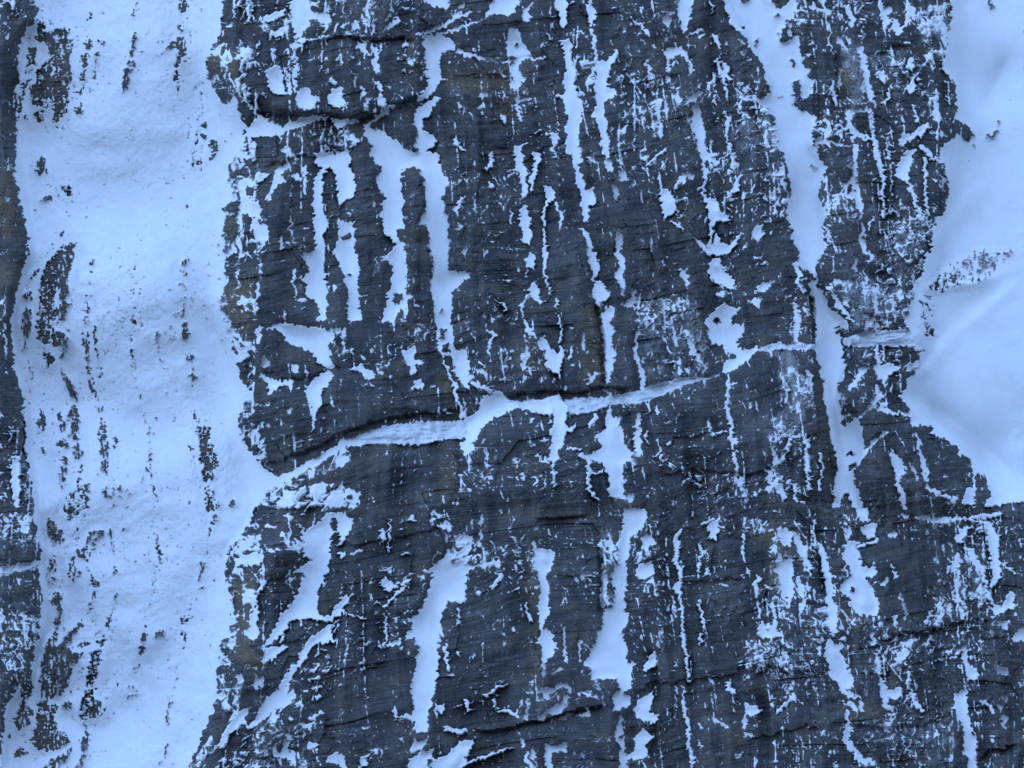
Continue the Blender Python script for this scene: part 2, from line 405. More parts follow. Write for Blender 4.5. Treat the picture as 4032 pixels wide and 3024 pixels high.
I ice_mid H 655,950 700,970 800,955 900,950 960,930 1000,930 1030,955 1130,940 1230,940 1320,940 1430,910 1530,890 1560,870 1659,840 I 470,815 600,805 720,785 700,800 590,830 500,850 400,900 290,940 200,975 H 1400,975 1320,990 1220,1035 1100,1045 1050,1040 960,1050 860,1040 780,1010 690,1015 655,1030
I ice_corner I 960,630 1020,600 1100,580 1200,590 1340,595 1345,625 1100,625 1030,635
S saddle H 380,1085 440,1050 490,990 500,920 570,910 630,900 650,940 655,1020 600,1060 540,1090 500,1130 490,1160 440,1210 430,1280 390,1320 380,1290 345,1250 400,1210 380,1190 395,1150
S crossing H 945,940 970,925 1000,940 1050,970 1040,1040 1020,1100 1060,1130 1130,1090 1090,1150 1030,1190 1020,1240 980,1280 1005,1340 960,1360 935,1320 950,1250 945,1190 965,1130 960,1040
S patch_hourglass H 1320,1010 1345,1020 1350,1070 1410,1060 1390,1110 1420,1200 1440,1260 1490,1310 1470,1350 1400,1370 1420,1420 1430,1470 1400,1500 1420,1560 1380,1590 1340,1590 1325,1480 1300,1390 1230,1350 1190,1330 1270,1280 1280,1240 1220,1200 1280,1160 1310,1080
S strip_under_ice H 1510,1030 1530,1040 1530,1180 1525,1330 1490,1290 1480,1200 1500,1130
s - H 1140,1310,16 1190,1340,30 1200,1420,30 1190,1530,20 1260,1600,16
s - H 1050,1280,14 1130,1275,10
s - H 1220,1440,12 1290,1410,10
s - H 955,1370,6 960,1450,14
s - H 1200,1110,20 1240,1060,14
s - H 750,1440,20 770,1480,10
s - H 850,1320,16 920,1360,10
s gully_panel I 775,780,12 775,920,16 770,1000,24 790,1100,24 790,1200,16 810,1300,10 830,1400,20 830,1480,12
S - I 830,1480 880,1455 870,1510 840,1510
S - I 790,1210 840,1205 830,1240 800,1240
S - I 360,1240 410,1220 380,1255
S - I 385,1370 440,1385 400,1395
s - I 245,970,10 250,1050,4
s - I 245,1160,14 250,1250,14
s - I 310,1000,8 305,1050,8
s - I 325,1200,6 330,1340,8
s - I 1180,1210,18 1150,1310,16 1070,1400,18 1030,1540,24
s - I 1280,1200,14 1295,1370,20 1305,1540,16
s - I 1380,1310,18 1390,1430,14 1370,1540,20
s - I 1230,770,12 1240,900,10
s - I 1300,760,16 1330,900,16 1350,1030,16
s - I 1115,1520,30 1140,1600,24
s - I 1205,1500,12 1215,1610,16
s - I 1070,1260,16 1075,1360,18
s - I 170,520,18 170,680,16 210,780,30 215,860,20
s - I 500,500,16 540,620,20 590,700,20 620,740,14
s - I 630,700,14 600,790,12
s - I 640,1100,10 670,1180,14 760,1150,10
s - I 30,1580,30 140,1600,20
s - I 1210,330,30 1230,440,26 1220,560,26
R - I 1345,640 1395,840 1440,1150 1472,1380 1466,1645 1400,1645 1390,1300 1330,900
R - I 1300,240 1335,300 1345,570 1310,570
R - H 1222,330 1250,350 1290,560 1300,860 1265,860 1245,560
R - M 1252,240 1276,250 1282,640 1258,640
# right snow rocks
o1.9 out_right_pale J 1040,225 1090,175 1150,110 1240,40 1330,-10 1560,-10 1480,95 1390,165 1300,195 1200,210 1130,245
o0.9 out_right_pale J 1050,215 1090,180 1180,150 1260,150 1300,170 1390,165 1300,190 1200,205 1130,240
o0.7 out_right_pale J 1400,70 1440,50 1490,70 1450,95
o0.7 out_right_pale J 1450,45 1510,30 1500,55
k rock_chain J 985,310,20 1010,330,16 985,350,12 1000,400,14 1020,460,12 1030,540,24
k rock_chain J 1050,490,20 1070,550,16
k rock_chain J 1000,320,12 1060,370,8
o stone_right E 1425,10 1440,-5 1447,40 1430,60
o stone_right E 1480,790 1503,785 1500,810 1488,832
k stone_right E 1420,880,10 1450,885,14 1495,845,8
o stone_right E 1265,1060 1297,1048 1290,1092
o stone_right E 1325,960 1347,945 1340,978
o stone_right E 1535,640 1548,632 1542,655
o stone_right E 1638,190 1655,190 1648,212
# E
s - E 350,70,16 390,85,30
S - E 370,70 410,70 400,110 380,115
s - E 260,45,10 350,75,16
s - E 380,150,12 400,300,12 410,360,8
s - E 410,540,14 430,680,16
s - E 450,450,10 455,560,10
s - E 515,40,20 540,170,16
s - E 340,0,30 350,40,10
s - E 710,0,14 745,120,20 750,200,16
S - E 745,60 790,45 780,140 755,180 765,250 735,190
S - E 800,120 830,130 850,190 880,120 920,100 860,200 830,245 810,190
S gully_pillar_top E 560,310 610,295 600,340 640,390 630,450 600,440 590,360
S - E 430,250 450,235 500,300 480,320
s gully_pillar_top E 620,450,24 640,560,24 660,650,30
S - E 680,490 740,465 755,540 720,530
S - E 750,600 765,580 800,665 755,665 765,630
S - E 890,440 910,375 930,380 930,460
S - E 890,590 940,500 950,590 915,620
s - E 530,720,14 515,800,14 560,880,30 670,910,16
s - E 530,720,14 650,720,14
s gully_pillar_mid E 665,740,16 680,900,20 700,1000,24 730,1100,24 740,1170,30 735,1270,20 740,1420,12
s - E 940,690,14 965,800,20
s - E 1075,650,24 1085,780,24
S - E 960,850 1010,810 1020,830 1000,890 930,900
s - E 860,930,40 940,880,30
S patch_frosted_cheek E 830,1080 870,1000 960,970 940,1020 910,1120 910,1180 880,1190 820,1140
s - E 985,960,30 1040,990,30 1050,1040,16 1110,1050,12
s crack_pillar_right E 1015,1040,20 1015,1300,20 1030,1400,16
s - E 900,1180,16 940,1300,26 990,1390,14
S - E 760,900 790,860 820,860 780,880
s - E 765,900,8 775,1040,10
s - E 795,1060,8 800,1240,10
S gully_pillar_left E 530,950 560,945 575,990 560,1100 560,1200 590,1290 600,1400 620,1600 610,1665 590,1600 590,1450 560,1330 530,1200 540,1120 550,1050
s - E 350,1450,10 380,1540,14 430,1650,8
s - E 640,1500,12 690,1410,10
S - E 360,860 390,820 395,870 360,890
s - E 300,920,12 520,950,8
# J
s - J 560,90,20 570,30,20
S - J 640,430 690,420 640,470
s - J 690,310,12 690,380,14
I ice_pillar J 480,560 540,530 680,510 890,490 930,560 945,600 830,605 730,595 600,605 490,600
I ice_pillar_small J 890,730 980,705 975,740 900,770
s - J 690,590,14 710,700,14 720,770,30
s - J 735,580,14 745,700,12
S patch_fan J 680,740 800,715 860,750 780,790 750,830 720,830
s - J 730,770,40 745,860,20
s - J 690,870,16 720,930,24 640,1010,14 570,1080,10
s - J 620,740,24 530,870,20
s - J 560,850,20 520,890,16
s - J 700,1010,14 800,1040,16 920,1045,16
S - J 720,1000 770,1020 750,1030
s - J 760,1165,14 680,1230,16 610,1300,16
S gully_knob J 780,1250 800,1290 850,1340 890,1410 860,1450 850,1500 880,1560 900,1665 870,1665 840,1560 820,1450 800,1350
s crack_knob J 965,1180,12 990,1300,16 1010,1390,30 1020,1480,22
s crack_knob J 1020,1520,20 1100,1570,20 1200,1600,24
s - J 910,1360,14 965,1470,18
S patch_knob_foot J 1260,1610 1290,1530 1330,1530 1350,1600 1330,1640 1280,1640
s - J 1330,1430,10 1340,1560,8
s - J 1030,1560,6 1060,1650,10
s - J 420,270,14 450,340,30 530,430,20
# L
S gully_ramp_left L 850,-10 930,-10 980,60 920,150 910,200 840,200 830,290 810,380 790,430 760,480 750,550 750,630 790,680 830,680 870,600 900,550 980,520 930,590 920,640 840,700 760,690 690,680 600,690 540,760 500,800 430,850 400,870 440,780 490,710 510,650 580,600 610,540 650,440 680,380 580,385 620,360 710,300 650,270 640,220 660,190 640,130 700,90 780,50 800,-10
R - L 840,30 880,20 880,100 840,110
R - L 850,120 890,110 890,190 840,200
S patch_flank_strip L 390,440 350,520 330,620 300,720 270,780 330,830 370,770 350,720 360,600 360,520 410,450
S ramp_diagonal L 840,720 900,690 840,750 830,820 870,830 800,850 750,840 700,890 650,960 600,1040 560,1120 540,1170 590,1150 600,1190 540,1260 480,1260 400,1340 300,1410 290,1390 350,1320 400,1220 500,1140 560,1040 620,960 650,890 680,840 760,770
S - L 450,870 580,860 480,920 430,970 380,970 380,930
S - L 330,1110 380,1060 400,1080 350,1140
S - L 230,1300 330,1250 290,1320 230,1390 180,1440 150,1500 100,1540 140,1440
S - L 500,820 530,790 520,840
S - L 250,280 340,250 390,280 380,330 330,340 200,300
s - L 1340,440,14 1260,530,24 1190,610,12
S - L 1150,450 1200,420 1250,440 1260,480 1220,510 1180,490
S - L 1210,350 1230,340 1230,390 1205,390
s - L 960,270,14 1030,235,14
S - L 880,240 930,260 920,300 890,290
s - L 960,660,8 1070,690,8
S - L 1160,100 1185,100 1190,180 1165,180
s - L 1215,30,8 1225,250,10
s - L 1190,640,6 1195,760,18 1180,870,8
s - L 1200,860,16 1280,835,26
S - L 1270,870 1320,870 1290,890
S gully_lower_center M 265,240 280,160 320,150 340,200 370,180 395,200 380,270 370,330 450,345 400,370 400,410 380,450 400,490 370,560 350,600 300,570 270,580 255,540 240,620 225,740 210,800 215,900 205,1000 195,1090 180,1180 160,1220 150,1260 135,1350 125,1420 60,1430 40,1330 55,1250 20,1170 40,1090 70,980 80,870 50,800 0,830 0,790 50,700 0,690 60,660 110,620 130,560 160,480 180,390 100,380 170,360 220,290
x0.1 - M 270,130 440,130 400,330 280,320
s - M 460,345,16 600,315,24
s - M 265,850,14 265,930,30 265,1030,14
s - M 340,620,12 335,740,8
S - M 320,910 345,890 345,930
S - M 165,1280 240,1240 240,1310 215,1290
S - M 590,430 620,385 640,400 610,440 570,500 560,470
s - M 490,0,12 490,90,14 475,200,16
s - M 215,75,14 280,80,20
s - M 275,0,8 280,110,8
S - M 0,25 50,5 60,40 10,45
S gully_lower_slim M 830,230 860,220 920,240 965,250 960,310 950,360 910,380 920,450 930,540 940,610 930,650 900,690 890,750 870,740 865,650 870,560 880,490 870,420 840,350 830,290
S gully_lower_slim M 880,750 930,760 960,790 960,830 980,860 960,910 920,940 905,1000 900,1070 885,1070 890,980 880,900 870,820
s - M 830,190,20 840,230,20
s - M 780,580,10 800,680,24 820,700,16
s - M 1030,740,8 1035,850,18 1045,970,14
s - M 1130,830,16 1140,970,10
S gully_lower_right M 1420,-40 1560,-40 1565,0 1555,80 1530,110 1480,120 1460,150 1455,230 1430,310 1430,400 1440,460 1420,540 1430,580 1420,630 1450,660 1420,760 1430,870 1450,970 1490,970 1470,1020 1460,1080 1470,1130 1420,1160 1400,1180 1470,1190 1460,1240 1400,1280 1350,1280 1370,1230 1330,1200 1390,1140 1370,1070 1300,1080 1240,1060 1200,1080 1220,1010 1160,990 1210,900 1250,810 1280,710 1300,640 1350,590 1370,490 1340,450 1340,390 1390,320 1400,210 1415,100
S - M 1540,150 1600,130 1640,200 1540,240
S patch_lobe M 1500,400 1510,340 1600,310 1620,380 1570,420 1510,425
s - M 1530,270,24 1520,310,24
S - M 1260,150 1280,220 1270,300 1255,200
S - M 1310,170 1340,180 1330,250 1310,230
s - M 1285,330,10 1280,600,14
S gully_bottom_right M 1360,1440 1400,1290 1410,1350 1415,1440 1420,1540 1440,1580 1480,1560 1500,1530 1480,1470 1540,1400 1560,1420 1620,1450 1570,1500 1580,1590 1530,1600 1440,1600 1440,1680 1385,1680 1395,1550 1390,1470
S patch_mitten M 1490,1290 1540,1200 1610,1160 1610,1220 1600,1290 1650,1340 1590,1390 1600,1350 1530,1340
S patch_leaf M 1540,1000 1590,930 1630,890 1640,960 1600,1010 1560,1030
S - M 880,1150 930,1120 970,1150 920,1200 890,1180
s - M 990,1130,24 1040,1120,16 1080,1170,12
S - M 850,1340 920,1280 1000,1240 1050,1190 1030,1250 1010,1300 980,1300 930,1300 890,1350
s - M 1020,1340,20 1080,1300,14
s - M 600,1290,14 680,1295,24 750,1335,14
s - M 520,1190,14 610,1130,16 650,1105,14
S - M 940,1040 1000,1000 1020,1010 960,1045
s - M 790,1210,10 790,1340,10
s - M 570,1210,12 580,1270,12
s - M 395,1210,12 395,1270,16 440,1280,10
S patch_bottom_left M 0,1680 30,1600 100,1550 180,1530 170,1590 130,1620 160,1680
S - M 20,1560 40,1500 150,1470 100,1530 40,1560
S patch_bottom_wing M 160,1680 170,1600 230,1600 310,1540 350,1490 440,1480 410,1560 370,1630 360,1680
s - M 250,1400,30 380,1420,26
s - M 370,1640,10 600,1555,14 700,1530,6
S patch_bottom_tooth M 890,1500 940,1520 1040,1490 1045,1550 990,1540 945,1560 945,1680 915,1680 905,1560
s - M 760,1470,16 760,1520,20
S - M 1140,1560 1175,1560 1150,1600
S - M 1010,1620 1050,1600 1040,1620
S - L 490,1560 530,1520 540,1450 545,1520 560,1570 590,1550 590,1600 500,1590 510,1680 490,1680
S patch_bottom_fin L 800,1620 850,1550 920,1580 940,1680 880,1640
S - L 1010,1680 1040,1600 1100,1560 1060,1640
S - L 680,1510 710,1495 760,1505 690,1530
s - L 700,1340,20 770,1300,14
S - L 640,1370 720,1360 700,1410
S - L 740,1200 770,1180 780,1210 750,1215
s - L 720,1140,10 770,1135,12
S - L 1230,1290 1260,1280 1270,1330
s - L 1270,1330,10 1360,1320,12
S - L 1070,1210 1080,1200 1080,1230
# N
s crack_long N 460,110,30 440,170,36 440,280,30 450,340,24 460,440,16 465,560,16 480,720,18 490,850,22 505,950,20 520,1090,14
s crack_long_low N 478,1110,12 490,1250,18 505,1350,22 515,1450,16 545,1670,12
S - N 425,460 460,450 450,520 425,520
s - N 415,530,12 425,680,6
S patch_sock N 640,80 720,20 710,120 690,160 655,165 660,110
s - N 600,80,10 680,30,14
s - N 590,190,14 600,260,24 580,380,12
s - N 610,240,12 655,310,8
S - N 640,345 660,375 640,400 620,410
s - N 870,140,12 870,230,12 880,320,8
S - N 885,350 910,360 895,400
S - N 945,400 975,400 985,440 950,450
s - N 950,460,24 970,540,16
S - N 1020,460 1050,460 1055,495 1025,480
s - N 590,560,14 595,660,16 615,700,20 620,780,10
s - N 590,790,20 600,850,16
S - N 710,455 790,465 740,475
s - N 970,580,12 980,680,12
s - N 1065,590,12 1085,730,14
S - N 970,790 980,720 1000,700 1020,760 1060,780 1040,810
S patch_boot N 755,1110 780,1085 790,1130 835,1150 830,1175 790,1170 760,1150
S patch_hammer N 880,1220 900,1250 970,1260 985,1300 940,1325 905,1310 890,1400 865,1410 870,1360 895,1310 885,1260
s - N 880,1430,16 930,1450,12
s - N 1080,1300,10 1150,1250,26 1205,1180,14
s - N 670,1330,10 760,1390,16
s - N 590,1360,10 595,1390,14
s - N 595,1500,20 595,1540,14
s - N 830,1600,16 860,1560,20
s - N 370,340,6 375,400,6
s - N 430,1120,6 440,1340,10
S - N 1110,320 1150,310 1190,300 1190,400 1190,540 1140,545 1130,450 1080,360
S - N 1210,110 1240,150 1280,220 1280,290 1320,340 1310,400 1270,320 1240,260 1220,200
S - N 1110,100 1160,100 1190,130 1190,210 1130,190
S - N 1220,430 1240,410 1270,530 1250,550
s - N 1340,60,20 1335,200,16
s - N 1370,200,24 1400,280,36 1420,400,50 1440,550,40 1450,650,50 1470,780,30
# O
S gully_lower_far O 480,100 530,80 520,120 525,180 580,180 580,290 600,350 690,350 700,390 620,420 640,470 670,480 690,530 710,600 690,660 580,660 520,600 540,560 450,500 460,450 540,400 520,350 470,280 490,230 515,180
R - O 510,470 550,490 540,530 510,510
S - O 590,90 650,60 700,70 690,140 640,165 600,130
S - O 770,130 820,110 830,140 780,150
s - O 600,210,14 700,170,24
S - O 560,-40 640,-40 640,40 600,50
S - O 720,460 780,410 780,440 740,470
s - O 800,330,14 820,410,20
s - O 845,500,10 880,620,24 890,680,14
S - O 805,670 830,660 835,740 815,730
S gully_dagger O 360,900 390,810 420,850 470,860 460,910 510,1000 500,1040 540,1060 530,1130 480,1130 460,1130 430,1080 380,1040 390,980 345,930
s - O 470,1150,30 540,1190,26 590,1195,14
S - O 510,1220 560,1240 560,1280 500,1240
S - O 580,1220 600,1230 610,1300 590,1290
s gully_bottom_far O 500,1290,20 510,1400,30 500,1480,40 560,1560,36 590,1620,24
s - O 580,1610,40 680,1625,20
S patch_flag O 710,1080 720,1060 750,1100 760,1150 850,1130 870,1190 800,1210 770,1190 770,1230 740,1220 720,1160
s - O 695,920,10 710,1050,16
s - O 745,1240,30 790,1270,26
s - O 900,1030,18 920,1150,14 940,1220,20 990,1290,20
S - O 660,860 655,800 670,780 680,850
s - O 820,970,14 880,930,16
S gully_corner O 1210,1170 1280,1150 1280,1230 1300,1350 1320,1440 1350,1450 1330,1540 1350,1630 1340,1680 1300,1680 1300,1580 1260,1560 1280,1490 1270,1400 1240,1340 1205,1260
S - O 1250,880 1280,860 1290,980 1310,1010 1340,1000 1350,1060 1320,1090 1290,1080 1270,1000
S strip_right_wall O 1400,60 1440,50 1470,100 1500,190 1490,270 1510,380 1500,450 1450,480 1460,400 1440,300 1430,200 1420,120
S - O 1210,150 1240,100 1340,80 1290,110 1260,150 1250,190 1210,190
S band_curved O 1250,220 1310,230 1340,260 1390,360 1430,500 1460,590 1500,600 1560,580 1550,620 1460,660 1445,600 1400,450 1360,340 1300,260
S - O 1530,590 1550,550 1590,500 1600,610 1560,620
s - O 1225,260,20 1220,450,20 1225,580,16 1260,670,16
S - O 1590,800 1620,760 1690,730 1690,800 1600,830
S - O 1490,700 1550,700 1545,760
S - O 1480,1250 1500,1230 1520,1270 1510,1290
s - O 1530,1330,30 1520,1400,16
s - O 1390,1230,20 1460,1290,16
S - O 1450,1010 1550,1000 1560,1050 1490,1040
s - O 970,20,20 1100,40,30 1300,30,14 1500,5,30
s - O 860,0,20 900,30,16
s - O 1530,320,10 1590,390,14
s - O 50,1290,12 120,1220,24 150,1180,10
# left cliff
S - F 75,1350 120,1330 130,1500 130,1650 95,1640 80,1500
I ice_far_left K -10,350 250,310 255,330 190,360 -10,410
s - F 25,200,6 30,450,8 40,640,8
# rows of stones
z - A 590,40,22 560,300,22 545,540,22 510,760,22
z - A 660,250,22 630,400,22 620,640,22
z - A 890,0,22 865,250,22 840,420,22 810,600,22
z - A 1200,0,22 1190,180,22 1170,330,22 1150,620,22
z - A 470,270,22 450,500,22 440,760,22
z - A 1330,600,22 1310,760,22 1290,900,22 1260,1080,22
z - A 1250,180,22 1240,320,22
z - F 610,10,22 590,200,22 560,330,22 560,600,22 575,760,22 620,880,22 670,1040,22 690,1200,22 690,1440,22
z - F 630,340,22 620,560,22 650,720,22 680,920,22
z - F 890,0,22 870,250,22 855,650,22 895,860,22 915,960,22 945,1090,22 980,1250,22 980,1460,22 1030,1620,22
z - F 1215,0,22 1205,240,22 1190,400,22 1210,560,22 1250,700,22 1270,820,22 1240,890,22
z - F 1250,1000,22 1300,1150,22 1330,1480,22
z - F 210,120,22 170,300,22 155,480,22 170,640,22 190,760,22 215,820,22
z - F 290,620,22 320,760,22
z - F 400,600,22 400,730,22 430,800,22 500,960,22
z - F 530,920,22 560,980,22
z - F 265,1010,22 280,1310,22
z - F 390,1010,22 410,1250,22 400,1540,22
z - F 520,1330,22 520,1500,22
z - F 745,1190,22 750,1290,22
z - F 1030,490,22 1020,560,22 1045,700,22
z - F 720,1480,22 760,1659,22
z - F 1100,1480,22 1110,1540,22
z - K 310,20,22 360,200,22 320,460,22
z - K 490,90,22 500,220,22 460,460,22
z - K 590,400,22 620,520,22 580,650,22
z - K 360,510,22 380,720,22 300,900,22 250,1010,22
z - K 530,690,22 420,870,22
z - K 720,80,22 740,220,22 750,400,22
z - K 770,500,22 710,740,22 660,860,22 620,1100,22 560,1340,22 540,1659,22
z - K 1020,130,22 1040,290,22 1000,510,22 950,660,22 930,900,22 880,1010,22 880,1170,22 830,1210,22
z - K 1400,0,22 1330,330,22 1310,490,22 1220,660,22 1200,850,22 1130,1170,22 1110,1250,22 1100,1400,22 1080,1530,22 1050,1650,22
z - K 1120,140,22 1140,180,22
z - K 800,90,22 790,250,22 830,290,22
z - K 170,1060,22 180,1240,22 120,1400,22
# outcrops
o-0.5 out_letter A 180,270 280,240 440,200 450,300 440,480 440,560 430,700 380,760 340,770 350,560 240,530 250,460 330,380 300,300
o-1.3 out_letter A 215,560 290,520 340,530 370,640 300,700 210,680
o-0.3 row_a A 180,310 230,310 235,400 180,425
o-0.3 row_a A 80,700 140,600 150,540 210,530 160,620 150,700 190,770 120,770
o-0.3 row_a A 240,200 250,150 290,120 300,180 260,230
o-0.3 row_a A 215,740 290,720 280,790 240,800
o-0.3 row_a A 350,820 375,820 365,870
o-0.3 row_b A 540,270 600,250 590,320 550,320
o-0.3 row_b A 530,350 580,350 580,440 525,450
o-0.3 row_b A 510,480 560,470 560,540 515,530
o-0.5 row_b A 490,600 550,590 540,630
o-0.3 row_b A 490,700 540,690 545,740 490,745
o0 row_b A 575,100 625,60 600,130
o0 row_b A 640,260 690,255 680,300
o0 row_b A 610,550 655,540 640,565
o0 row_b A 615,350 645,345 630,385
o-0.2 row_c A 870,60 890,60 880,110 850,100
o-0.2 row_c A 855,220 890,215 880,320 855,300
o-0.4 row_c A 830,390 870,380 870,430 830,420
o-0.6 row_c A 800,490 830,450 860,450 840,560 810,575
o-0.2 row_c A 850,330 875,325 870,365 850,365
o-0.3 row_d A 1170,0 1210,0 1230,60 1200,80 1160,60
o-0.3 row_d A 1170,160 1210,170 1220,200 1170,220
o-0.5 out_tailed A 1110,300 1160,250 1210,250 1200,330 1195,420 1150,440 1140,350
k out_tailed A 1020,385,6 1110,290,14
o-0.2 row_d A 1130,480 1170,460 1170,520 1130,530
o-0.2 row_d A 1140,570 1170,565 1165,600
o0 row_d A 1215,330 1270,305 1250,330
o-2 stone_pair A 1310,820 1350,795 1345,830 1320,845
o-1 stone_pair A 1295,875 1340,870 1350,890 1330,920
o-2 stone_crescent A 1370,920 1410,915 1425,970 1400,1020 1350,1060 1390,1000 1395,950 1365,970
o-0.3 stone_low A 1270,1050 1310,1040 1320,1075 1285,1075
o-1 stone_low A 1210,1095 1225,1092 1222,1108
o-2 stone_low A 1240,815 1260,820 1245,826
o-2 stone_notch A 1490,865 1510,865 1505,885
o-2 stone_notch A 1600,855 1615,850 1612,885 1598,880
o-2 stone_notch A 1605,900 1632,893 1620,922
o-0.9 out_spade A 240,1050 280,1015 305,1080 310,1130 270,1145 230,1110
o-0.4 out_round A 410,1215 465,1215 470,1270 440,1285 420,1260
o-0.2 row_e A 260,1290 340,1270 345,1300 280,1320
o-0.5 row_e A 385,1520 410,1510 425,1550 395,1560
o-0.3 row_e A 195,1190 215,1190 210,1220
o-0.1 row_e A 225,1380 255,1370 240,1400
o-0.3 row_c A 890,1530 910,1525 915,1580 900,1565
o-0.7 out_tall_ribbed F 300,80 390,10 480,0 460,80 440,160 440,220 410,300 390,290 370,200 360,320 310,360 265,340 275,200
o-0.2 out_tall_ribbed A 370,1640 400,1600 490,1580 470,1665 375,1665
o-0.4 out_ragged F 255,390 310,370 430,320 430,420 340,480 440,540 430,590 330,590 250,560 250,480
o-0.3 row_f F 150,380 205,360 210,480 170,550 150,480
o0.1 row_f F 150,270 215,230 210,310 160,290
o0.1 row_f F 200,130 250,100 290,70 230,130 205,170
o-0.3 row_f F 160,590 180,580 175,640 162,640
o-0.3 row_f F 285,660 330,650 355,690 320,750
o-0.3 row_f F 390,680 410,660 410,720 395,720
o-0.2 row_g F 580,60 620,20 630,30 610,80
o-0.4 row_g F 550,270 595,250 590,280
o0.1 row_g F 550,330 590,320 580,440 550,450
o-0.3 row_g F 550,520 580,510 590,640 550,640
o-0.3 row_g F 550,680 580,650 600,790 575,770
o-0.2 row_g F 580,820 610,820 640,940 610,900
o0.1 row_g F 640,990 670,990 680,1030 650,1030
o0 row_g F 615,480 635,480 635,600 655,710 630,660 615,560
o-0.2 row_g F 570,200 610,175 600,195
o0 row_g F 670,830 680,910 675,920
o-0.4 out_slanting F 410,790 430,790 480,850 505,955 470,940 430,870
o-0.5 out_club F 450,1060 480,990 500,1060 505,1180 540,1290 520,1325 480,1310 490,1230 460,1180
o0.1 row_h F 375,1040 410,1030 430,1140 390,1160
o-0.3 row_h F 360,1230 430,1200 440,1260 380,1260
o-0.3 row_h F 400,1340 440,1310 465,1360 410,1370
o0 row_h F 390,1400 440,1400 440,1490 400,1530
o-0.2 row_h F 505,1390 535,1370 530,1490 510,1490
o-0.1 row_h F 250,1050 290,1020 295,1080 290,1150 250,1170 240,1100
o-0.2 row_h F 260,1260 290,1260 305,1300 270,1290
o-0.3 row_h F 268,905 292,905 285,925
o-0.4 out_column F 640,1100 665,1090 700,1150 710,1290 715,1370 690,1420 665,1390 660,1300 650,1200
o-0.1 row_i F 735,1210 760,1195 760,1280 745,1280
o-0.4 out_wedge F 430,1600 500,1530 570,1510 570,1659 K 500,0 440,40 410,0 F 420,1659
o-0.2 row_i F 670,1530 720,1490 690,1540 730,1590 690,1600
o-0.2 row_i F 740,1520 790,1510 795,1550 760,1550
o0 row_i F 700,1640 750,1630 740,1655
o-2.2 stone_lone F 865,450 885,430 891,450 875,472
o-1 row_c F 848,630 862,630 868,675 850,675
o-0.8 row_c F 897,870 908,868 905,882
o-0.5 row_c F 900,920 918,930 916,955
o-0.5 row_c F 1005,1070 1030,1065 1020,1090
o-2 stone_curl F 1222,1290 1245,1280 1240,1257 1252,1258 1260,1275 1240,1292
o-0.2 row_c F 970,1400 990,1390 995,1460 975,1460
o-0.3 row_c F 985,1500 1010,1500 1030,1600 1000,1560
o-0.2 row_c F 970,1310 1000,1300 985,1325
o-0.1 row_c F 1090,1500 1110,1500 1110,1535 1095,1535
o-0.2 row_d F 1180,40 1240,40 1230,80 1190,80
o-0.2 row_d F 1180,110 1220,100 1230,150 1200,140
o-0.2 row_d F 1190,340 1230,325 1200,360 1220,390 1190,400
o-0.3 row_d F 1185,460 1220,450 1240,550 1190,560
o-0.1 row_d F 1205,650 1270,660 1265,690 1230,690
o-0.2 row_d F 1250,730 1300,720 1260,750
o-0.5 row_d F 1230,780 1270,780 1285,820 1255,830
o-0.5 row_d F 1230,860 1250,860 1240,885
o0.2 row_d F 1205,230 1245,200 1220,215
o0 row_d F 1010,520 1030,500 1025,550 1015,545
o0.1 out_barred F 1250,1030 1280,1020 1310,1100 1290,1120 1260,1070
o-0.4 out_barred F 1300,1140 1370,1150 1380,1250 1420,1330 1390,1460 1330,1470 1310,1330 1300,1240
o0 row_j F 1350,1520 1390,1510 1400,1590 1430,1610 1430,1665 1340,1665 1350,1590
o-2 stone_notch_low F 1490,1640 1530,1610 1545,1620 1520,1650
o0 row_k K 300,60 330,25 350,50 400,130 410,170 370,200 330,180 300,110
o-0.3 out_zigzag K 550,180 590,120 650,110 680,140 610,180 610,240 570,310 540,280 480,300 480,240 540,210
o0 row_k K 310,330 360,280 360,400 350,450 320,460 310,390
o0 row_k K 440,340 490,310 520,400 460,450 445,400
o0.4 row_k K 560,410 600,410 640,440 620,560 570,640 600,530 600,460
o0 row_k K 320,570 370,515 405,530 400,640 380,710 350,710 360,600
o0 row_k K 300,850 330,800 380,780 350,860 290,900
o-0.2 row_k K 500,720 530,700 530,750 480,800 420,860 420,820
o-0.3 row_k K 470,100 510,100 490,125
o0 row_l K 720,190 760,190 750,260 730,240
o-0.1 row_l K 730,360 780,370 750,390
o-0.1 row_l K 700,130 730,90 720,140
o-0.9 out_ribbed_low K 320,910 400,890 480,930 540,940 470,1030 460,1080 410,1180 330,1210 300,1240 380,1240 350,1330 420,1400 450,1450 400,1500 310,1520 240,1500 220,1460 240,1340 270,1230 270,1050 290,950
o-0.5 out_corner_low K 130,1090 200,1070 210,1160 180,1250 215,1300 180,1370 110,1400 100,1340 140,1230
o-0.3 row_l K 610,910 655,900 655,960 640,1040 620,1100 580,1110 570,1050
o-0.3 out_cluster K 560,1170 650,1140 590,1200 660,1230 680,1280 640,1320 560,1340 520,1300
o-0.2 row_l K 640,830 690,800 680,860 640,860
o-0.1 row_l K 680,740 720,660 740,680 700,750
o0 row_l K 740,560 770,520 770,560
o0 row_k K 460,880 540,840 600,835 570,870
o-0.1 row_k K 410,1230 470,1215 470,1260 410,1280
o-1.5 stone_bottom K 50,1450 70,1435 85,1460 65,1480
o-1.2 stone_bottom_large K 95,1570 130,1520 170,1570 110,1590
o-0.1 row_l K 520,1490 560,1420 590,1440 570,1540 530,1550
o-0.1 row_k K 270,1665 340,1600 460,1530 440,1600 360,1665
o0 row_l K 490,1640 580,1560 550,1600 500,1665
o-1 out_stacked K 905,870 945,835 950,890 930,915 910,910
o-0.7 out_stacked K 915,800 930,770 960,810 930,830
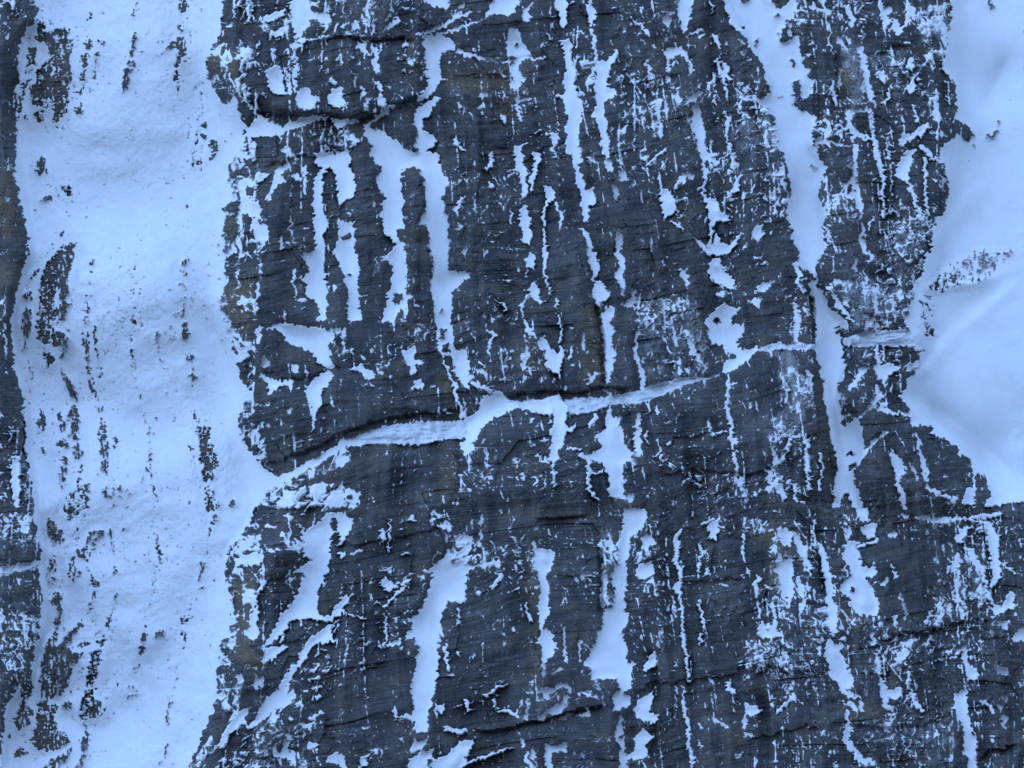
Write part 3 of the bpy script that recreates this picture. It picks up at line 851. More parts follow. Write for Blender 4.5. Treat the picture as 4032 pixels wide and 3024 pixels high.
o-0.7 row_m K 935,720 960,715 955,745 935,740
o-0.8 out_tilted K 1005,800 1030,760 1060,770 1065,800 1020,820
o-0.8 row_m K 850,1020 900,970 915,985 880,1010
o-0.7 row_m K 875,1160 885,1110 900,1120 885,1150
o-0.1 row_m K 810,1120 850,1110 840,1130
o-0.1 row_m K 820,1195 850,1175 840,1205
o-0.5 row_j K 1285,400 1320,395 1330,430 1290,440
o0.2 row_j K 1290,330 1330,300 1360,340 1310,360
o0.1 row_j K 1290,490 1350,440 1320,490
o0 row_j K 1350,390 1400,385 1380,395
o0 row_j K 1370,60 1400,0 1430,10 1390,70
o0.2 row_j K 1190,690 1260,650 1230,700 1200,720
o0.1 row_j K 1190,750 1230,770 1210,840 1190,830
o-0.2 row_j K 1100,1240 1140,1215 1150,1240 1110,1250
o0.1 row_j K 1090,1350 1120,1330 1100,1400
o-0.1 row_j K 1070,1520 1105,1495 1080,1535
o-0.1 row_j K 1040,1630 1080,1595 1060,1630
o0 row_m K 1010,140 1030,150 1050,270 1035,280
o-0.1 row_m K 950,660 965,645 955,668
"""
DEPTH = """
# rock objects
region lower_middle V -10,-10 2230,-10 2230,1680 -10,1680
region none V 40,-10 480,-10 470,300 520,800 590,1040 480,1300 400,1680 -10,1680 60,1000
region none V 2060,-10 2230,-10 2230,1105 2140,1100 1950,860 2010,600
region left_cliff V -10,-10 82,-10 70,80 15,240 55,560 48,900 90,1200 100,1400 0,1560 -10,1680
region top_block V 430,-10 940,-10 935,235 840,250 760,258 600,275 545,290 480,240 430,150
region upper_left V 940,235 935,235 840,250 760,258 600,275 520,310 480,420 470,650 510,800 560,980 600,1040 700,980 760,945 1010,918 1000,860 960,700 950,400
region upper_mid V 940,-10 1215,-10 1235,300 1270,560 1310,860 1250,872 1050,870 1010,918 1000,860 960,700 950,400 935,235
region upper_right V 1215,-10 1620,-10 1680,250 1720,560 1750,600 1760,745 1640,755 1560,805 1400,840 1310,865 1270,560 1235,300
region pillar V 1640,-10 2070,-10 2060,300 2010,600 1990,760 1940,860 1970,930 1870,945 1830,960 1760,600
region knob V 1850,960 1940,930 2030,930 2100,980 2150,1090 2130,1112 1880,1120 1800,1110
region block_mid V 990,935 1100,880 1215,885 1330,990 1330,1075 1160,1100 990,1110
region panel V 1215,885 1400,860 1560,812 1650,758 1760,750 1810,1000 1810,1110 1700,1090 1600,1075 1400,1060 1330,1080 1310,990
region lower_left V 520,1060 720,985 1000,935 990,1110 960,1150 980,1240 930,1460 900,1600 880,1680 380,1680 480,1450 490,1250
region lower_right V 1320,1080 1600,1075 1760,1095 1790,1280 1810,1450 1850,1680 1340,1680 1370,1500 1300,1400 1350,1200
region far_right V 1760,1095 1880,1120 2130,1115 2230,1090 2230,1680 1850,1680 1810,1450 1790,1280
# relief in metres, minus comes towards the viewer
depth -8 14 A -60,-60 235,-60 235,150 140,215 120,330 110,440 30,600 10,740 45,830 60,930 90,1050 105,1150 130,1300 160,1430 190,1560 200,1659 F 140,130 110,270 75,430 65,520 85,640 85,740 130,830 150,950 165,1100 165,1300 190,1400 215,1560 220,1659 K 250,120 270,250 250,310 265,470 275,560 270,760 240,850 215,900 205,1000 200,1060 130,1120 60,1210 45,1260 20,1420 10,1560 5,1680 -60,1680
depth -5 70 V 470,-20 2080,-20 2080,300 2030,600 2010,760 1960,860 2060,950 2160,1090 2240,1080 2240,1700 400,1700 510,1300 610,1030 500,700 500,420 560,290 480,200
depth -2.5 20 V 490,-20 2070,-20 2070,300 2020,600 2000,760 1960,860 2060,950 2160,1090 2240,1080 2240,1700 420,1700 530,1300 620,1020 530,700 520,420 570,290 490,200
depth -2.5 12 B 60,-20 1420,-20 1440,500 1440,640 1240,690 1000,780 740,745 560,735 370,720 200,600 60,420
depth 3.0 10 D 740,-20 1230,-20 1240,290 1300,570 1300,940 1400,1100 1370,1290 1400,1500 1390,1659 J 310,150 400,370 500,470 490,720 450,960 560,1070 610,1250 560,1420 600,1690 415,1690 415,1480 440,1370 390,1160 350,880 305,660 295,560 270,300 240,110 180,0 D 1210,1580 1160,1430 1190,1170 1110,900 1050,700 980,680 1050,550 950,360 890,220
depth -1.6 60 I 200,980 600,840 960,650 1340,630 1430,1200 1450,1600 900,1500 300,1400
depth -2.2 34 J 620,1260 780,1180 1040,1170 1230,1280 1310,1340 1420,1480 1420,1640 620,1640 560,1500
depth -1.2 40 V 990,935 1100,885 1215,890 1320,990 1320,1075 1160,1095 990,1105
depth -1.5 40 L 400,30 620,260 700,300 400,430 370,340
depth 1.2 30 H 1270,390 1360,350 1370,860 1300,880 1190,0 1260,0
roof 1.22 45 B 330,700 370,735 560,745 740,752 1000,785 1240,700
roof 1.67 30 B 700,270 900,235 1130,260 1420,235
roof 0.84 30 B 380,1080 700,1020 830,1000 960,975 1080,920
roof 1.36 60 G 380,1360 560,1330 800,1230 900,1160 1090,1100 1300,1050 1659,1010 H 400,1010
roof 1.46 45 H 500,890 700,930 960,880 1100,900 1310,880 1500,870
roof 0.84 40 G 480,800 640,820 720,790 850,730 940,740
roof 0.84 30 I 200,880 600,790 740,770
roof 0.7 25 I 340,1210 560,1195 700,1160
roof 0.84 35 I 300,1440 620,1410 900,1440 1060,1390 1320,1290
roof 1.88 40 M 420,1420 700,1400 900,1350 1080,1290 1340,1260
roof 1.36 22 M 800,40 900,35 1080,25 1230,5
roof 0.84 24 L 400,430 500,410 570,375 690,300
roof 0.7 25 N 130,1180 300,1110 480,1090 720,1070 880,1030
roof 0.7 25 N 880,1500 1000,1450 1250,1390 1420,1370
roof 0.84 40 N 900,1030 1060,1000 1200,1040 1420,1030
roof 0.7 20 N 440,455 600,440 760,430 900,430
roof 1.3 25 O 700,830 900,780 1100,750 1300,690 1500,690
roof 0.84 30 O 480,1370 760,1400 1000,1380 1180,1300
roof 1.4 40 O 1330,1640 1450,1540 1659,1500
roof 0.7 24 O 1300,830 1400,810 1600,800
roof 1.08 25 E 860,970 940,965 1000,950
roof 0.84 24 E 640,370 760,330 900,300 990,270
roof 0.84 26 D 250,505 400,500 510,460
roof 0.63 24 C 240,510 450,500 680,470
roof 1.3 24 C 560,980 700,970
roof 0.63 20 C 620,400 760,370 920,370
roof 0.63 24 J 470,580 700,585 940,585
roof 0.7 30 J 590,1250 700,1190 920,1150
roof 0.7 24 L 840,200 1100,190 1300,150 1580,90
roof 0.7 30 L 790,1040 950,1020 1250,980
roof 0.7 24 L 930,560 1100,540 1160,560
roof 0.63 30 L 420,860 600,830 700,760
roof 0.56 30 K 0,330 120,330 250,300
# hollows and ribs in the snow slopes
crease 1.19 160 90 A 700,1330 900,1350 1200,1300 1420,1130 1480,1000
crease 1.59 60 120 A 1180,640 1260,500 1340,420
crease -0.99 120 120 A 300,900 600,820 900,860 1200,900
crease 1.49 90 60 F 200,820 450,880 700,1010 950,1200 1250,1360
crease -0.79 140 40 F 180,980 420,960 620,1020 900,1230
crease 1.19 100 60 F 1280,560 1400,360
crease 0.99 120 90 F 1120,1160 1350,1030 1540,1060
crease 1.09 60 70 K 1300,560 1120,820 900,1130 700,1400 560,1600
crease -0.79 90 60 K 1240,560 1060,800 840,1110 640,1380
crease 0.99 80 80 K 180,340 300,180 420,100
crease 1.5 70 130 J 940,960 1100,1000 1250,1120 1420,1280 1600,1440
crease -1.07 160 60 J 960,900 1150,960 1300,1090 1500,1280
crease 1.71 110 60 J 1690,110 1450,330 1200,560 1040,720 870,900
crease 1.07 90 80 E 1350,780 1430,620 1540,420 1600,260
crease 1.07 140 60 E 1430,40 1540,80 1690,40
crease 1.28 80 140 E 1080,1640 1250,1380 1400,1200
crease -0.96 90 90 J 1040,240 1250,200 1450,150 1640,60
# frost on rock
frost .8 16 I 1080,660 1250,700 1290,900 1300,1050 1200,1250 1050,1200 1020,1050 1150,950
frost .6 16 D 760,780 1050,760 1080,1000 800,980
frost .9 12 E 480,330 580,340 620,500 630,680 510,710 540,600 520,450
frost .8 16 E 900,20 1190,20 1160,300 1000,260
frost .6 16 E 660,340 900,330 900,460 680,440
frost .75 20 E 720,1420 1050,1430 1040,1659 700,1659
frost .7 20 J 440,160 930,220 880,420 560,440
frost .6 14 E 600,1290 760,1290 760,1440 620,1420
frost 0.54 10 N 870,30 1050,30 1040,130 880,130
frost 0.42 14 N 880,830 1390,820 1380,960 920,1030
frost 0.42 14 O 700,1370 1240,1360 1220,1600 760,1580
frost 0.42 12 O 1230,270 1350,290 1430,580 1270,620
frost 0.36 16 N 640,620 900,600 900,700 640,700
frost 0.42 12 O 640,680 820,700 800,790 680,780
frost .4 20 I 180,290 560,290 640,600 560,780 200,780
frost .9 14 J 1080,150 1300,10 1560,0 1450,130
frost .2 30 K 0,0 260,0 260,300 0,330
frost .15 30 K 0,420 260,420 230,900 0,1200
# ochre stain
brown .9 20 N 1030,60 1160,90 1190,260 1060,250 1040,160
brown .9 12 N 1050,300 1100,330 1130,540 1070,530
brown .7 14 N 850,20 900,120 1040,130 1040,170 860,150
brown .8 16 N 930,780 1060,810 1000,880 890,960
brown .7 20 N 760,1380 880,1390 860,1500 760,1560
brown .7 20 H 1150,330 1260,330 1280,860 1170,860
brown .3 16 I 1290,600 1350,640 1460,1300 1460,1659 1400,1659 1340,1000
brown .35 14 I 1240,260 1330,280 1340,580 1220,570
brown .8 12 I 980,1590 1150,1610 1320,1659 1000,1640
brown .9 12 M 860,0 1240,0 1250,20 1000,30 860,30
brown .8 18 G 100,200 320,180 330,480 240,520 130,360
brown .7 20 B 20,360 120,330 260,360 260,500 60,500
brown .6 20 B 100,1340 230,1380 230,1560 120,1500
brown .7 14 L 160,420 330,340 330,960 210,960 220,600
brown .6 20 E 440,420 540,420 560,640 470,640
brown .6 20 D 560,240 720,250 700,340 580,340
brown .6 20 F 0,60 150,60 130,240 0,200
brown .8 20 A 0,1150 110,1150 100,1540 0,1540
brown .6 20 C 240,440 700,440 700,900 560,620 260,560
brown .6 16 G 1530,760 1640,780 1659,960 1580,940
brown .5 20 H 740,560 920,580 900,760 760,760
brown .5 20 L 330,880 560,860 400,1000 260,1150
brown .6 20 O 380,540 640,680 620,760 380,700
brown .5 20 M 780,180 870,200 880,1080 800,1060
brown .6 16 H 210,1330 330,1340 320,1640 210,1600
brown .5 24 O 480,1180 780,1260 760,1380 500,1300

crease -1.0 14 40 J 310,300 330,480 320,620 350,800 380,960 410,1160 440,1300 450,1400
crease -0.8 14 30 D 1130,900 1190,1100 1210,1300
crease -0.7 20 40 B 1420,800 1430,1050 1500,1300 1510,1600

depth 2.4 5 H 1225,330 1250,340 1290,560 1300,860 1275,860 1255,560
depth 3.2 5 I 1290,250 1335,300 1345,560 1320,560
depth 3.6 6 I 1345,640 1395,820 1440,1130 1475,1370 1470,1650 1410,1650 1415,1350 1365,1000
depth 2.2 5 M 1255,230 1280,240 1285,640 1262,640
depth 1.4 5 E 420,320 450,330 510,700 480,780 440,560
depth 1.2 6 O 290,210 330,280 380,500 395,760 360,700 320,420
depth -1.8 40 B 60,300 360,280 420,700 250,640 60,480
depth -1.5 50 G 110,180 380,100 380,640 260,620 110,380
depth -1.6 50 G 340,850 700,900 900,1080 600,1340 420,1200
depth -1.8 40 L 380,20 620,60 640,260 400,420

depth 3.2 110 A 450,950 1350,950 1350,1500 450,1500
depth -2.4 100 A 300,100 1100,50 1100,620 300,700
depth -2.8 110 F 250,60 1250,60 1300,650 250,650
depth 2.6 80 F 200,800 700,880 1250,1180 1250,1330 650,1130 200,960
depth -2.2 90 F 200,1150 700,1250 1150,1480 1150,1659 200,1659
depth 2.4 90 K 1400,300 1500,500 900,1500 600,1659 500,1500 1000,800
depth 2.0 60 A 1180,560 1330,420 1500,800 1330,900
depth 2.0 60 F 1250,250 1420,330 1560,900 1350,700

crease 2.2 22 110 J 930,960 1080,1000 1220,1090 1400,1260 1600,1440 1690,1500
crease -1.7 24 130 J 860,905 1000,770 1130,620 1260,480 1450,330 1690,120
crease -1.4 20 90 E 1040,1640 1160,1480 1300,1280 1450,1180
crease 1.5 24 80 E 1330,820 1400,700 1500,480 1590,250
crease -1.6 16 70 J 1040,235 1150,215 1300,190 1450,150 1600,80
crease -0.9 18 50 A 1290,640 1270,540 1330,430
"""
RX = 2.0                                    # photograph pixels for each cell of the survey raster
RW, RH = int(SRC_W / RX), int(SRC_H / RX)


def path(tokens):
    pts, t = [], None
    for k in tokens:
        if k in TILES or k == 'V':
            t = k
            continue
        v = [float(x) for x in k.split(',')]
        if t == 'V':
            s, ox, oy = SRC_W / 2212.0, 0, 0
        else:
            s, (ox, oy) = 1000.0 / 1659.0, TILES[t]
        pts.append((ox + v[0] * s, oy + v[1] * s, (v[2] * s if len(v) > 2 else 0)))
    return pts


def fill(pts, res, w, h):
    """rows and column spans inside a polygon (even-odd) -> list of (row, x0, x1)"""
    P = np.array([(p[0] / res, p[1] / res) for p in pts])
    Q = np.roll(P, -1, 0)
    out = []
    y0, y1 = max(0, int(P[:, 1].min())), min(h - 1, int(P[:, 1].max()) + 1)
    dy = Q[:, 1] - P[:, 1]
    dy[dy == 0] = 1e-9
    for y in range(y0, y1 + 1):
        c = y + 0.5
        m = (P[:, 1] <= c) != (Q[:, 1] <= c)
        if not m.any():
            continue
        xs = np.sort(P[m, 0] + (c - P[m, 1]) / dy[m] * (Q[m, 0] - P[m, 0]))
        for i in range(0, len(xs) - 1, 2):
            a, b = int(round(xs[i])), int(round(xs[i + 1]))
            a, b = max(a, 0), min(b, w)
            if b > a:
                out.append((y, a, b))
    return out


def stroke(pts, res, w, h):
    """mask and box of a polyline with a width at each point"""
    P = np.array(pts) / res
    r = P[:, 2].max() / 2 + 2
    x0, x1 = max(0, int(P[:, 0].min() - r)), min(w, int(P[:, 0].max() + r) + 1)
    y0, y1 = max(0, int(P[:, 1].min() - r)), min(h, int(P[:, 1].max() + r) + 1)
    if x1 <= x0 or y1 <= y0:
        return None
    X, Y = np.meshgrid(np.arange(x0, x1) + .5, np.arange(y0, y1) + .5)
    m = np.zeros(X.shape, bool)
    for a, b in zip(P[:-1], P[1:]):
        d = b[:2] - a[:2]
        t = np.clip(((X - a[0]) * d[0] + (Y - a[1]) * d[1]) / max(d @ d, 1e-9), 0, 1)
        dist = np.hypot(X - a[0] - t * d[0], Y - a[1] - t * d[1])
        m |= dist < (a[2] + t * (b[2] - a[2])) / 2
    return m, x0, x1, y0, y1


def box1(a, r, ax):
    n = 2 * r + 1
    pad = [(0, 0), (0, 0)]
    pad[ax] = (r + 1, r)
    c = np.cumsum(np.pad(a, pad, mode='edge'), axis=ax, dtype=np.float64)
    s1 = [slice(None)] * 2
    s0 = [slice(None)] * 2
    s1[ax] = slice(n, None)
    s0[ax] = slice(0, -n)
    return ((c[tuple(s1)] - c[tuple(s0)]) / n).astype(np.float32)


def blur(a, r, times=2):
    r = int(round(r))
    if r < 1:
        return a
    for _ in range(times):
        a = box1(box1(a, r, 0), r, 1)
    return a


ROCK, SNOWL = -1.75, 5.2
level = np.full((RH, RW), ROCK, np.float32)
sid = np.zeros((RH, RW), np.int16)          # which snow thing
oid = np.zeros((RH, RW), np.int16)          # which outcrop
ice = np.zeros((RH, RW), np.float32)
snow_keys, out_keys = [''], ['']
PLURAL = ('row_', 'stone_right', 'stone_notch', 'stone_low', 'stone_pair')


def paint(p, kind, fn):
    if kind in 'sk':
        r = stroke(p, RX, RW, RH)
        if r is None:
            return
        m, x0, x1, y0, y1 = r
        fn(lambda a, v: np.copyto(a[y0:y1, x0:x1], v, where=m))
    else:
        spans = fill(p, RX, RW, RH)

        def put(a, v):
            for y, xa, xb in spans:
                a[y, xa:xb] = v
        fn(put)


for line in OPS.splitlines():
    t = line.split()
    if not t or t[0].startswith('#'):
        continue
    op, key, p = t[0], t[1], path(t[2:])
    k = op[0]
    if k == 'z':                            # a loose row of stones under thin snow
        paint(p, 's', lambda put: put(level, 1.55))
    elif k in 'SsI':
        lv = SNOWL
        i = 0
        if key != '-':
            if key not in snow_keys:
                snow_keys.append(key)
            i = snow_keys.index(key)

        def act(put, i=i, k=k):
            put(level, SNOWL if k != 's' else 4.6)
            if i:
                put(sid, i)
            put(ice, 1.0 if k == 'I' else 0.0)
        paint(p, 's' if k == 's' else 'S', act)
    elif k in 'Rx':
        lv = -2.3 if k == 'R' else float(op[1:])
        paint(p, 'S', lambda put, lv=lv: put(level, lv))
    else:                                   # o, k : rock in the snow
        lv = -1.4 if k == 'k' else (float(op[1:]) if len(op) > 1 else -0.5)
        if k == 'o':
            cx, cy = sum(q[0] for q in p) / len(p), sum(q[1] for q in p) / len(p)
            p = [(cx + 1.12 * (q[0] - cx), cy + 1.12 * (q[1] - cy), 0) for q in p]
        name = key
        if key.startswith(PLURAL):
            name = key + '#' + str(len(out_keys))
        if name not in out_keys:
            out_keys.append(name)
        i = out_keys.index(name)

        def act(put, i=i, lv=lv):
            put(level, lv - 0.5)
            put(oid, i)
        paint(p, 'k' if k == 'k' else 'S', act)

snowmask = (level > 1.5).astype(np.float32)


def grow(a, n):
    for _ in range(n):
        for ax, d in ((0, 1), (0, -1), (1, 1), (1, -1)):
            b = np.roll(a, d, ax)
            a = np.where(a == 0, b, a)
    return a


sid = grow(sid, 5)
oid = grow(oid, 7)
nearby = blur((oid > 0).astype(np.float32), 9, 2)
level = np.where((level > 2.5) & (oid == 0), level - 3.4 * nearby - 1.4 * (nearby > .02), level)
level = blur(level, 1, 2)
ice = blur(ice, 1, 1)

# ------------------------------------------------------------------ depth of the wall: buttresses, couloirs, roofs, creases
LX = 4.0
LW, LH = int(SRC_W / LX), int(SRC_H / LX)
depth = np.zeros((LH, LW), np.float32)
frost = np.zeros((LH, LW), np.float32)
brown = np.zeros((LH, LW), np.float32)
rid = np.zeros((LH, LW), np.int16)
rock_keys = ['']
GX, GY = np.meshgrid((np.arange(LW) + .5) * LX, (np.arange(LH) + .5) * LX)


def sdist(pts):
    """signed distance to an open polyline: positive on its right-hand side seen along the path (below, for left-to-right)"""
    best = np.full(GX.shape, 1e9)
    sgn = np.ones(GX.shape)
    bperp = np.zeros(GX.shape)
    P = np.array(pts)[:, :2]
    for a, b in zip(P[:-1], P[1:]):
        d = b - a
        t = np.clip(((GX - a[0]) * d[0] + (GY - a[1]) * d[1]) / max(d @ d, 1e-9), 0, 1)
        dx, dy = GX - a[0] - t * d[0], GY - a[1] - t * d[1]
        dist = np.hypot(dx, dy)
        c = d[0] * (GY - a[1]) - d[1] * (GX - a[0])
        perp = np.abs(c) / math.sqrt(max(d @ d, 1e-9))
        m = (dist < best - 1e-3) | ((dist < best + 1e-3) & (perp > bperp))
        best = np.where(m, dist, best)
        bperp = np.where(m, perp, bperp)
        sgn = np.where(m, np.sign(c), sgn)
    return best * sgn


def taper(pts, L):
    """1 along the path, fading to 0 at both ends and beyond them"""
    P = np.array(pts)[:, :2]
    best = np.full(GX.shape, 1e9)
    along = np.zeros(GX.shape)
    s0 = 0.0
    for a, b in zip(P[:-1], P[1:]):
        d = b - a
        ln = math.sqrt(d @ d)
        t = np.clip(((GX - a[0]) * d[0] + (GY - a[1]) * d[1]) / max(d @ d, 1e-9), 0, 1)
        dist = np.hypot(GX - a[0] - t * d[0], GY - a[1] - t * d[1])
        m_ = dist < best
        best = np.where(m_, dist, best)
        along = np.where(m_, s0 + t * ln, along)
        s0 += ln
    f = np.clip(np.minimum(along, s0 - along) / L, 0, 1)
    return f * f * (3 - 2 * f)


for line in DEPTH.splitlines():
    t = line.split()
    if not t or t[0].startswith('#'):
        continue
    if t[0] == 'region':
        p = path(t[2:])
        if t[1] not in rock_keys:
            rock_keys.append(t[1])
        for y, a, b in fill(p, LX, LW, LH):
            rid[y, a:b] = rock_keys.index(t[1])
    elif t[0] in ('depth', 'frost', 'brown'):
        amp, rad = float(t[1]), float(t[2])
        m = np.zeros((LH, LW), np.float32)
        for y, a, b in fill(path(t[3:]), LX, LW, LH):
            m[y, a:b] = 1
        m = blur(m, rad / LX, 2) * amp
        if t[0] == 'depth':
            depth += m
        elif t[0] == 'frost':
            frost = np.maximum(frost, m)
        else:
            brown = np.maximum(brown, m)
    elif t[0] == 'roof':
        amp, L = float(t[1]), float(t[2])
        p = path(t[3:])
        d = sdist(p)
        depth += (1.0 * amp * np.clip(d / 10 + .5, 0, 1) * np.exp(-np.maximum(d, 0) / (L * 1.5)) * taper(p, 60)).astype(np.float32)
    elif t[0] == 'crease':
        amp, L1, L2 = float(t[1]), float(t[2]), float(t[3])
        p = path(t[4:])
        d = sdist(p)
        fold = (1.25 * amp * np.where(d < 0, np.exp(.3 - np.sqrt((d / L1) ** 2 + .09)), np.exp(.3 - np.sqrt((d / L2) ** 2 + .09))) * taper(p, 150)).astype(np.float32)
        depth += blur(fold, 9 if min(L1, L2) > 45 else 2, 2)


# gullies are hollows: the wider the snow, the deeper
sm = snowmask[::2, ::2][:LH, :LW]
rocky = 1 - blur(sm, 40, 2)
depth += blur(sm, 2, 2) * 0.5 * np.clip(rocky * 2.2, 0, 1) + blur(sm, 10, 2) * 1.5 * np.clip(rocky * 2.2, 0, 1)

# ------------------------------------------------------------------ noise
rng = np.random.default_rng(7)
TAB = rng.standard_normal((512, 512)).astype(np.float32)


def vnoise(x, y, seed=0):
    """smooth noise, about unit variance"""
    x = x + seed * 37.17
    y = y + seed * 91.73
    xi, yi = np.floor(x), np.floor(y)
    fx, fy = (x - xi).astype(np.float32), (y - yi).astype(np.float32)
    xi = xi.astype(np.int64) & 511
    yi = yi.astype(np.int64) & 511
    x1, y1 = (xi + 1) & 511, (yi + 1) & 511
    fx = fx * fx * (3 - 2 * fx)
    fy = fy * fy * (3 - 2 * fy)
    a = TAB[yi, xi] * (1 - fx) + TAB[yi, x1] * fx
    b = TAB[y1, xi] * (1 - fx) + TAB[y1, x1] * fx
    return (a * (1 - fy) + b * fy) * 1.45


def fbm(x, y, n=3, seed=0):
    s, a, t = 0, 1.0, 0
    for i in range(n):
        s = s + a * vnoise(x * 2 ** i, y * 2 ** i, seed + i * 5)
        t += a * a
        a *= .5
    return s / math.sqrt(t)


def hashed(i, j, seed=0):
    i = (i.astype(np.int64) * 7 + seed * 131) & 511
    j = (j.astype(np.int64) * 13 + seed * 57) & 511
    return np.clip(TAB[j, i], -2, 2) * .6


def samp(a, u, v, res):
    """bilinear lookup of a raster"""
    h, w = a.shape
    x = np.abs(u / res - .5)
    x = np.where(x > w - 1.001, 2 * (w - 1.001) - x, x)
    x = np.clip(x, 0, w - 1.001)
    y = np.clip(v / res - .5, 0, h - 1.001)
    xi, yi = x.astype(np.int32), y.astype(np.int32)
    fx, fy = (x - xi).astype(np.float32), (y - yi).astype(np.float32)
    return (a[yi, xi] * (1 - fx) + a[yi, xi + 1] * fx) * (1 - fy) + (a[yi + 1, xi] * (1 - fx) + a[yi + 1, xi + 1] * fx) * fy


def near(a, u, v, res):
    h, w = a.shape
    return a[np.clip(v / res, 0, h - 1).astype(np.int32), np.clip(u / res, 0, w - 1).astype(np.int32)]


# ------------------------------------------------------------------ survey grid (finest where the wall is seen)
STEP = 3.9375 * 0.85


def axis(n):
    core = np.arange(-40, n + 40, STEP)
    out, s, x = [], STEP, core[-1]
    while x < n * 1.13 + 40:
        s *= 1.12
        s = min(s, 26)
        x += s
        out.append(x - core[-1])
    out = np.array(out)
    return np.concatenate([core[0] - out[::-1], core, core[-1] + out])


ua, va = axis(SRC_W), axis(SRC_H)
U, V = np.meshgrid(ua, va)
U, V = U.astype(np.float32), V.astype(np.float32)
NV, NU = U.shape
PX = U / 3.9375
PY = V / 3.9375

# bedding dips down to the left, joints lean right downwards
LEDX = np.array([0, 300, 580, 760, 1000, 1200, 1400, 1560, 1700, 1980, 2212]) * SRC_W / 2212 / 3.9375
LEDY = np.array([1010, 995, 965, 935, 900, 872, 845, 812, 785, 760, 752]) * SRC_W / 2212 / 3.9375
bed = PY - np.interp(PX, LEDX, LEDY).astype(np.float32) + 4.0 * vnoise(PX / 110, PY / 80, 1) + .6 * vnoise(PX / 30, PY / 22, 2)
LEAN = np.interp(PX, np.array([0, 200, 450, 600, 800, 1024]), np.array([0, 0, .06, .12, .11, .06])).astype(np.float32)
joint = PX - LEAN * PY + 2.5 * vnoise(PX / 60, PY / 90, 3)

# outline wobble: teeth along the bedding on steep edges, fingers along the joints on flat ones
wu = 2.6 * vnoise(joint / 8, bed / 1.6, 11) + 2.0 * vnoise(joint / 3, bed / 2.6, 12) + 2.2 * vnoise(joint / 12, bed / 7, 13)
wv = 2.4 * vnoise(joint / 1.7, bed / 8, 14) + 2.0 * vnoise(joint / 3, bed / 3, 15)
soft = samp(blur(snowmask, 20, 1), U, V, RX)
uw, vw = U + wu, V + wv
lev = np.minimum(samp(level, uw, vw, RX), 3.4)
icev = samp(ice, U + .5 * wu, V + .35 * wv, RX)
outc = near(oid, uw, vw, RX)
snid = near(sid, uw, vw, RX)

# ------------------------------------------------------------------ rock relief
def blocks(sq, sp, seed, edge=.1):
    b = bed / sq + .07 * vnoise(joint / (sp * 2), bed / (sq * 3), seed)
    bi = np.floor(b)
    fr = b - bi
    j = joint / sp + hashed(bi, bi, seed) * 3 + .10 * vnoise(joint / sp, bed / sq, seed + 1)
    ji = np.floor(j)
    r = hashed(bi, ji, seed)
    groove = np.clip(1 - np.minimum(fr, 1 - fr) / edge, 0, 1)
    ty, tx = hashed(ji, bi, seed + 3), hashed(bi + 5, ji, seed + 4)
    tilt = (ty * (fr - .5) * sq + .6 * tx * (j - ji - .5) * sp) * .156
    return r, groove, fr, tilt


r1, g1, f1, t1 = blocks(24, 70, 21, .05)
r2, g2, f2, t2 = blocks(8.5, 34, 22, .09)
r3, g3, f3, t3 = blocks(3.4, 14, 23, .15)
rough = .55 + .45 * np.clip(vnoise(PX / 45, PY / 45, 24), -1, 1)
ribs = vnoise(joint / 9, bed / 60, 25) + 1.5 * vnoise(joint / 24, bed / 120, 125)
rel = (.15 * r1 + .055 * r2 * rough + .05 * r3 * rough + .20 * fbm(joint / 26, bed / 20, 3, 26) + .34 * ribs
       + .03 * g1 + .03 * g2 + .02 * g3 + .05 * rough * fbm(joint / 4, bed / 3, 2, 27)
       + .06 * f2 * rough + .12 * t1 * np.clip(rough * 1.4, 0, 1) + .08 * t2 * rough + .10 * t3 * rough)
jc = np.floor(joint / 11 + .4 * vnoise(joint / 9, bed / 9, 28))
step = 9 * hashed(jc, np.floor(bed / 60), 29) * (1 - samp(blur(snowmask, 20, 1), U, V, RX)) ** 2
calmd = np.clip(1 - 1.6 * soft, 0, 1)                  # no ragged steps where the snow lies deep
dd = samp(depth, U + .4 * wu * calmd, V + .4 * wv * calmd + step, LX)

# ------------------------------------------------------------------ snow cover
ledge = np.zeros_like(rel)
ledge[1:] = rel[:-1] - rel[1:]                      # rock comes forward below: a shelf that holds snow
ledge = np.clip(ledge * 7, -1.2, 1.6)
wj = joint + 1.6 * vnoise(joint / 6, bed / 6, 36)
wb = bed + 1.2 * vnoise(joint / 6, bed / 6, 38)
g_f = vnoise(wj / 1.7, wb / 3.6, 32)
g_b = vnoise(wj / 3.4, wb / 1.6, 33)
g_c = vnoise(joint / 9, bed / 13, 34)
g_v = vnoise(wj / 1.8, bed / 22, 37)
g_m = .75 * vnoise(wj / 5.2, wb / 6.5, 39) + .6 * vnoise(wj / 3.0, wb / 3.6, 139)
# thin curved veins of snow in the cracks
vein = np.exp(-(vnoise(wj / 7.5, wb / 12, 44) / .11) ** 2) * np.clip(vnoise(joint / 8, bed / 7, 45) + .1, 0, 1)
def cracks(c, along, sp, seed, width, bias, dash):
    # thin straight cracks at uneven spacing, filled with snow in dashes
    j = c / sp + .08 * vnoise(c / 40, along / 70, seed)
    ji = np.floor(j)
    mid = .5 + .32 * hashed(ji, ji, seed)
    d = np.abs(j - ji - mid) * sp + .22 * vnoise(c / 3, along / 4, seed + 1)
    on = np.clip(1.2 * vnoise(ji * 3.3, along / dash, seed + 2) + .8 * vnoise(ji * 7.7, along / (dash * .28), seed + 3) + bias, 0, 1)
    on = on * np.clip(hashed(ji + 3, ji, seed + 4) * 1.2 + .6 + vnoise(joint / 60, bed / 80, seed + 5) * .5, 0, 1)
    return np.exp(-(d / width) ** 2) * on


